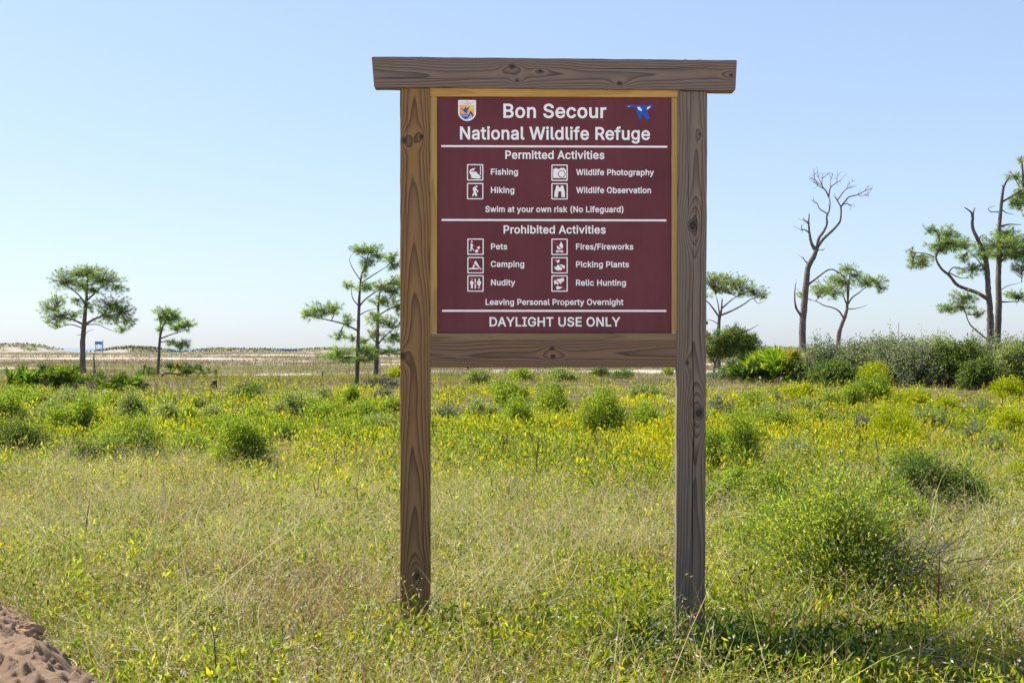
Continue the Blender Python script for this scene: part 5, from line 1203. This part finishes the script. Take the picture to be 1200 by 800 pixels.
# dry and green grass in the foreground
def foreground():
    # short green leaves low down
    mb = MB()
    x, y = in_wedge(300000, 4.2, 15.5, power=0.25)
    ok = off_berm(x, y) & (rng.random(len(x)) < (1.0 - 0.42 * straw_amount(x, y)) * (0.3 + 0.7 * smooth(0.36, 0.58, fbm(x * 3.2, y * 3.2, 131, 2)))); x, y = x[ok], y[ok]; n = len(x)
    g = fbm(x * 0.8, y * 0.8, 130, 3)
    cl = smooth(0.35, 0.65, fbm(x * 3.2, y * 3.2, 131, 2))
    hgt = rng.uniform(0, 0.20, n) * (0.45 + 0.6 * g + 0.5 * cl)
    col = pal(n, [(0.21, 0.27, 0.018), (0.30, 0.34, 0.020), (0.13, 0.19, 0.018), (0.42, 0.40, 0.03), (0.06, 0.10, 0.025), (0.32, 0.22, 0.03), (0.34, 0.28, 0.14)], [4, 4, 3, 3, 1.4, 0.5, 1.2], 0.15)
    leaves(mb, gp3(x, y, hgt), rand_dir(n, 0.75), rng.uniform(0.018, 0.048, n), rng.uniform(0.006, 0.014, n), np.clip(col * (0.7 + 0.6 * smooth(0.3, 0.7, fbm(x * 0.6 + 11, y * 0.6, 132, 3)))[:, None], 0.01, 0.6))
    tag(mb.build('weeds', M_leaf), kind='stuff')
    # green blades
    mb = MB()
    x, y = in_wedge(52000, 4.2, 15.0, power=0.25)
    ok = off_berm(x, y); x, y = x[ok], y[ok]; n = len(x)
    P = gp3(x, y, -0.01)
    D = rand_dir(n, 2.2)
    L = rng.uniform(0.10, 0.27, n)
    strips(mb, P, D, L, rng.uniform(0.004, 0.009, n), np.stack([rng.normal(0, 0.08, n), rng.normal(0, 0.08, n), -rng.uniform(0, 0.10, n)], 1),
           pal(n, [(0.14, 0.19, 0.02), (0.20, 0.24, 0.03), (0.24, 0.25, 0.05), (0.08, 0.13, 0.03)], [3, 3, 2, 2]), 3)
    tag(mb.build('grass', M_grass), kind='stuff')
    # straw: pale dry stems, curved and tangled, with seed heads
    mb = MB()
    x, y = in_wedge(275000, 4.2, 15.5, power=0.25)
    sa = straw_amount(x, y)
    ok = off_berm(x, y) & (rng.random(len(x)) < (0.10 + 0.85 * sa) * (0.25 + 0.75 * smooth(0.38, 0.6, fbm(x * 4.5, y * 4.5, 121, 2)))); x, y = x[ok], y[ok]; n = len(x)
    P = gp3(x, y, rng.uniform(-0.01, 0.05, n))
    D = rand_dir(n, 1.2)
    L = rng.gamma(4.0, 0.062, n)
    bend = np.stack([rng.normal(0, 0.10, n), rng.normal(0, 0.10, n), -rng.uniform(0.0, 0.14, n)], 1)
    cs = pal(n, [(0.48, 0.42, 0.17), (0.62, 0.56, 0.32), (0.42, 0.42, 0.10), (0.31, 0.22, 0.09), (0.42, 0.47, 0.09)], [3, 2.4, 2, 1, 2], 0.14)
    pb = smooth(0.5, 0.66, fbm(x * 1.1 + 7, y * 1.1, 122, 3))[:, None]; pg = smooth(0.5, 0.64, fbm(x * 0.9 + 31, y * 0.9, 123, 3))[:, None]
    cs = np.where(rng.random((n, 1)) < pb * 0.75, pal(n, [(0.26, 0.17, 0.08), (0.20, 0.13, 0.07), (0.34, 0.24, 0.10)], None, 0.15), cs)
    cs = np.where(rng.random((n, 1)) < pg * 0.7, pal(n, [(0.30, 0.34, 0.06), (0.22, 0.28, 0.05), (0.38, 0.39, 0.11)], None, 0.15), cs)
    strips(mb, P, D, L, rng.uniform(0.002, 0.0052, n), bend, cs, 4)
    k = 3
    T = np.repeat(P + D * L[:, None] + bend, k, 0) - np.repeat(D * L[:, None], k, 0) * rng.uniform(0, 0.3, (n * k, 1)) + rng.normal(0, 0.012, (n * k, 3))
    sel = rng.random(n * k) < 0.55
    T = T[sel]
    leaves(mb, T, rand_dir(len(T), 0.4), rng.uniform(0.012, 0.03, len(T)), 0.008, pal(len(T), [(0.46, 0.41, 0.27), (0.36, 0.31, 0.17), (0.50, 0.47, 0.36)], None, 0.15))
    # long bleached blades lying over the rest
    x, y = in_wedge(2600, 5.0, 12.0, power=0.25); ok = off_berm(x, y); x, y = x[ok], y[ok]; n = len(x)
    strips(mb, gp3(x, y, rng.uniform(0.03, 0.12, n)), rand_dir(n, 0.5), rng.uniform(0.2, 0.5, n), rng.uniform(0.003, 0.006, n), np.stack([rng.normal(0, 0.12, n), rng.normal(0, 0.12, n), -rng.uniform(0.02, 0.2, n)], 1), pal(n, [(0.62, 0.57, 0.42), (0.55, 0.50, 0.32), (0.50, 0.52, 0.30)], None, 0.1), 5)
    # dry leaf litter
    x, y = in_wedge(26000, 4.2, 13.0, power=0.25)
    ok = off_berm(x + 0.25 * rng.random(len(x)), y + 0.2); x, y = x[ok], y[ok]; n = len(x)
    leaves(mb, gp3(x, y, rng.uniform(0, 0.08, n)), rand_dir(n, 0.0), rng.uniform(0.015, 0.05, n), rng.uniform(0.005, 0.012, n), pal(n, [(0.36, 0.29, 0.18), (0.24, 0.16, 0.08), (0.44, 0.40, 0.32), (0.33, 0.17, 0.05)], [3, 2, 1.5, 0.7]))
    tag(mb.build('dry_grass', M_straw), kind='stuff')
foreground()

# leafy yellow-green forbs of the middle meadow
def meadow():
    mb = MB(); st = MB()
    for (n0, d0, d1, ks, size) in ((16000, 4.5, 12.5, 12, 0.85), (30000, 10.0, 24.0, 12, 1.15), (26000, 20.0, 52.0, 9, 1.6)):
        x, y = in_wedge(n0, d0, d1, margin=1.5, power=0.4)
        dens = smooth(10.5, 14.5, y + (fbm(x * 0.5, y * 0.5, 140) - 0.5) * 5) * (1 - smooth(28, 52, y + (fbm(x * 0.22, y * 0.3, 141) - 0.5) * 34))
        dens = dens * (0.25 + 0.75 * smooth(0.36, 0.5, fbm(x * 0.3, y * 0.3, 142))) * (0.3 + 0.7 * smooth(0.36, 0.56, fbm(x * 1.7, y * 1.7, 147, 2)))
        for (x0, x1, yy, w) in ((-1.75, -0.75, 26.5, 0.9), (4.2, 6.2, 34, 0.5), (10.5, 18, 31, 0.4)):
            dens = dens * np.where((x > x0) & (x < x1) & (np.abs(y - yy) < w), 0.05, 1)
        if d0 < 8:                               # low leafy clumps among the foreground grass
            dens = 0.6 * smooth(0.50, 0.62, fbm(x * 1.0 + 3, y * 1.0, 171, 3)) * off_berm(x, y)
        dens = dens * (1 - 0.92 * near_shrub(x, y)) * (1 - 0.5 * smooth(24, 34, y) * (1 - smooth(0.45, 0.55, fbm(x * 0.3 + 20, y * 0.3, 149))))
        ok = rng.random(n0) < dens; x, y = x[ok], y[ok]; n = len(x)
        hgt = (0.62 if d0 < 8 else 1.0) * (1 - 0.3 * smooth(17, 24, y)) * rng.uniform(0.12, 0.33, n) * (0.5 + 1.0 * fbm(x * 1.6, y * 1.6, 143, 3))
        P = gp3(x, y, -0.01); D = rand_dir(n, 3.2)
        bend = rng.normal(0, 0.04, (n, 3))
        tone = fbm(x * 0.35, y * 0.35, 144) * 0.6 + fbm(x * 1.3, y * 1.3, 148, 2) * 0.4
        tone2 = fbm(x * 0.5 + 40, y * 0.5, 146)
        strips(st, P, D, hgt, 0.006 * size, bend, pal(n, [(0.16, 0.17, 0.03), (0.10, 0.08, 0.04), (0.20, 0.18, 0.05)]), 2)
        t = rng.uniform(0.25, 1.05, (n * ks, 1)); k = np.repeat(np.arange(n), ks)
        Q = P[k] + D[k] * hgt[k][:, None] * t + bend[k] * t * t + rng.normal(0, 0.025 * size, (n * ks, 3))
        yel = (smooth(0.38, 0.60, tone) * (0.35 + 0.65 * smooth(-8, -1, x)))[k][:, None]
        ca = pal(n * ks, [(0.20, 0.28, 0.022), (0.28, 0.34, 0.025), (0.10, 0.16, 0.022), (0.22, 0.26, 0.08)], None, 0.17)
        cb = pal(n * ks, [(0.40, 0.39, 0.012), (0.45, 0.42, 0.015), (0.34, 0.37, 0.014), (0.44, 0.33, 0.03)], [3, 2, 3, 0.6], 0.12)
        pick = (rng.random((n * ks, 1)) < (0.20 + 0.74 * yel) * (1.0 if d0 > 8 else 0.45))
        C = np.where(pick, cb, ca) * (0.8 + 0.4 * tone2)[k][:, None]
        leaves(mb, Q, nrm(D[k] * 0.9 + rng.normal(0, 0.5, (n * ks, 3))), rng.uniform(0.035, 0.075, n * ks) * size, rng.uniform(0.014, 0.025, n * ks) * size, np.clip(C, 0.01, 0.6))
        # brown seed spikes and dark dead stems that stand among them
        m = max(8, n // (18 if d0 > 8 else 160)); j = rng.choice(n, m, replace=False)
        strips(st, P[j], rand_dir(m, 3.0), rng.uniform(0.28, 0.5, m), 0.020 * size, rng.normal(0, 0.05, (m, 3)), pal(m, [(0.05, 0.03, 0.02), (0.09, 0.05, 0.03), (0.035, 0.06, 0.02)]), 3)
        # small yellow flower heads
        m = max(8, n // (90 if d0 > 8 else 240)); j = rng.choice(n, m, replace=False)
        T = P[j] + D[j] * hgt[j][:, None] * 1.1
        for q in range(4): leaves(mb, T, rand_dir(m, 0.5), 0.022 * size, 0.016 * size, pal(m, [(0.75, 0.48, 0.01), (0.7, 0.55, 0.02)], None, 0.05))
    tag(mb.build('meadow_weeds', M_leaf), kind='stuff'); tag(st.build('weed_stems', M_straw), kind='stuff')
    # tan grass between and beyond
    mb = MB()
    for n0, d0, d1, size, k in ((20000, 14, 62, 1.0, 3), (26000, 45, 130, 2.2, 3), (22000, 110, 420, 5.0, 3)):
        x, y = in_wedge(n0, d0, d1, margin=2, power=0.35)
        n3 = fbm(x * 0.03, y * 0.09, 150)
        bare = (ground_colour(x, y).mean(1) > 0.42)
        ok = ~bare & (rng.random(n0) > near_shrub(x, y)) & (rng.random(n0) < (0.35 + 0.65 * smooth(0.3, 0.6, fbm(x * 0.25 / size, y * 0.25 / size, 151)))); x, y, n3 = x[ok], y[ok], n3[ok]; n = len(x)
        X = np.repeat(x, k) + rng.normal(0, 0.06 * size, n * k); Y = np.repeat(y, k) + rng.normal(0, 0.06 * size, n * k)
        N3 = np.repeat(n3, k); m = n * k
        ca = pal(m, [(0.225, 0.18, 0.125), (0.175, 0.14, 0.10), (0.12, 0.10, 0.075)], None, 0.15); cb = pal(m, [(0.19, 0.19, 0.055), (0.22, 0.22, 0.065), (0.15, 0.15, 0.06)], None, 0.15)
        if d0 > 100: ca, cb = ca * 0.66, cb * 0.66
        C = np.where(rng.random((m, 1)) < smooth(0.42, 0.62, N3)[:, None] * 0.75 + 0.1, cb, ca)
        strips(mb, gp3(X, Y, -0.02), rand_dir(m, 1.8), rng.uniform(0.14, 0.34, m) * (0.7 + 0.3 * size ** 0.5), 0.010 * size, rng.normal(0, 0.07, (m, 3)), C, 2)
    # the bright green band of low plants across the flat
    n = 9000
    x = rng.uniform(-18, 4, n); y = rng.normal(57, 2.0, n)
    ok = fbm(x * 0.25, y * 0.3, 161) > 0.40; x, y = x[ok], y[ok]; n = len(x)
    strips(mb, gp3(x, y, -0.02), rand_dir(n, 1.4), rng.uniform(0.12, 0.28, n), 0.03, rng.normal(0, 0.05, (n, 3)), pal(n, [(0.28, 0.31, 0.02), (0.22, 0.27, 0.02), (0.34, 0.32, 0.03)]), 2)
    tag(mb.build('tan_grass', M_grass), kind='stuff')
meadow()

# broad leaved weeds in the foreground; dark clumps also deepen the sign's shadow
def broad_weeds():
    mb = MB()
    for (px, py, n, h, c) in ((248, 745, 22, 0.20, 0), (262, 752, 14, 0.16, 0), (885, 720, 10, 0.30, 1), (870, 770, 22, 0.22, 0), (905, 762, 16, 0.20, 0), (835, 772, 26, 0.16, 0), (765, 775, 36, 0.22, 0), (850, 765, 34, 0.22, 0), (930, 785, 40, 0.2, 0), (800, 795, 40, 0.22, 0), (880, 798, 40, 0.22, 0), (1000, 795, 30, 0.2, 0), (740, 800, 30, 0.2, 0), (1010, 775, 20, 0.22, 0), (1080, 770, 20, 0.2, 0), (640, 640, 8, 0.16, 1), (740, 785, 22, 0.22, 0), (960, 780, 24, 0.22, 0), (840, 790, 24, 0.24, 0), (700, 780, 16, 0.18, 0)):
        x, y = ground_at(px, py)
        for r in range(n):
            b = gp3(np.array([x + rng.normal(0, 0.09)]), np.array([y + rng.normal(0, 0.07)]))
            hh = h * rng.uniform(0.5, 1.0); D = rand_dir(1, 3.0)
            strips(mb, b, D, np.array([hh]), 0.004, rng.normal(0, 0.03, (1, 3)), np.array([[0.08, 0.09, 0.04]]), 2)
            k = 8; t = rng.uniform(0.2, 1, (k, 1))
            leaves(mb, b + D * hh * t, rand_dir(k, 0.4), rng.uniform(0.03, 0.075, k), rng.uniform(0.010, 0.020, k), pal(k, [(0.06, 0.11, 0.03), (0.09, 0.14, 0.03), (0.05, 0.08, 0.035)] if c == 0 else [(0.05, 0.05, 0.03), (0.09, 0.09, 0.05)]))
    tag(mb.build('broadleaf_weeds', M_leaf), kind='stuff')
broad_weeds()
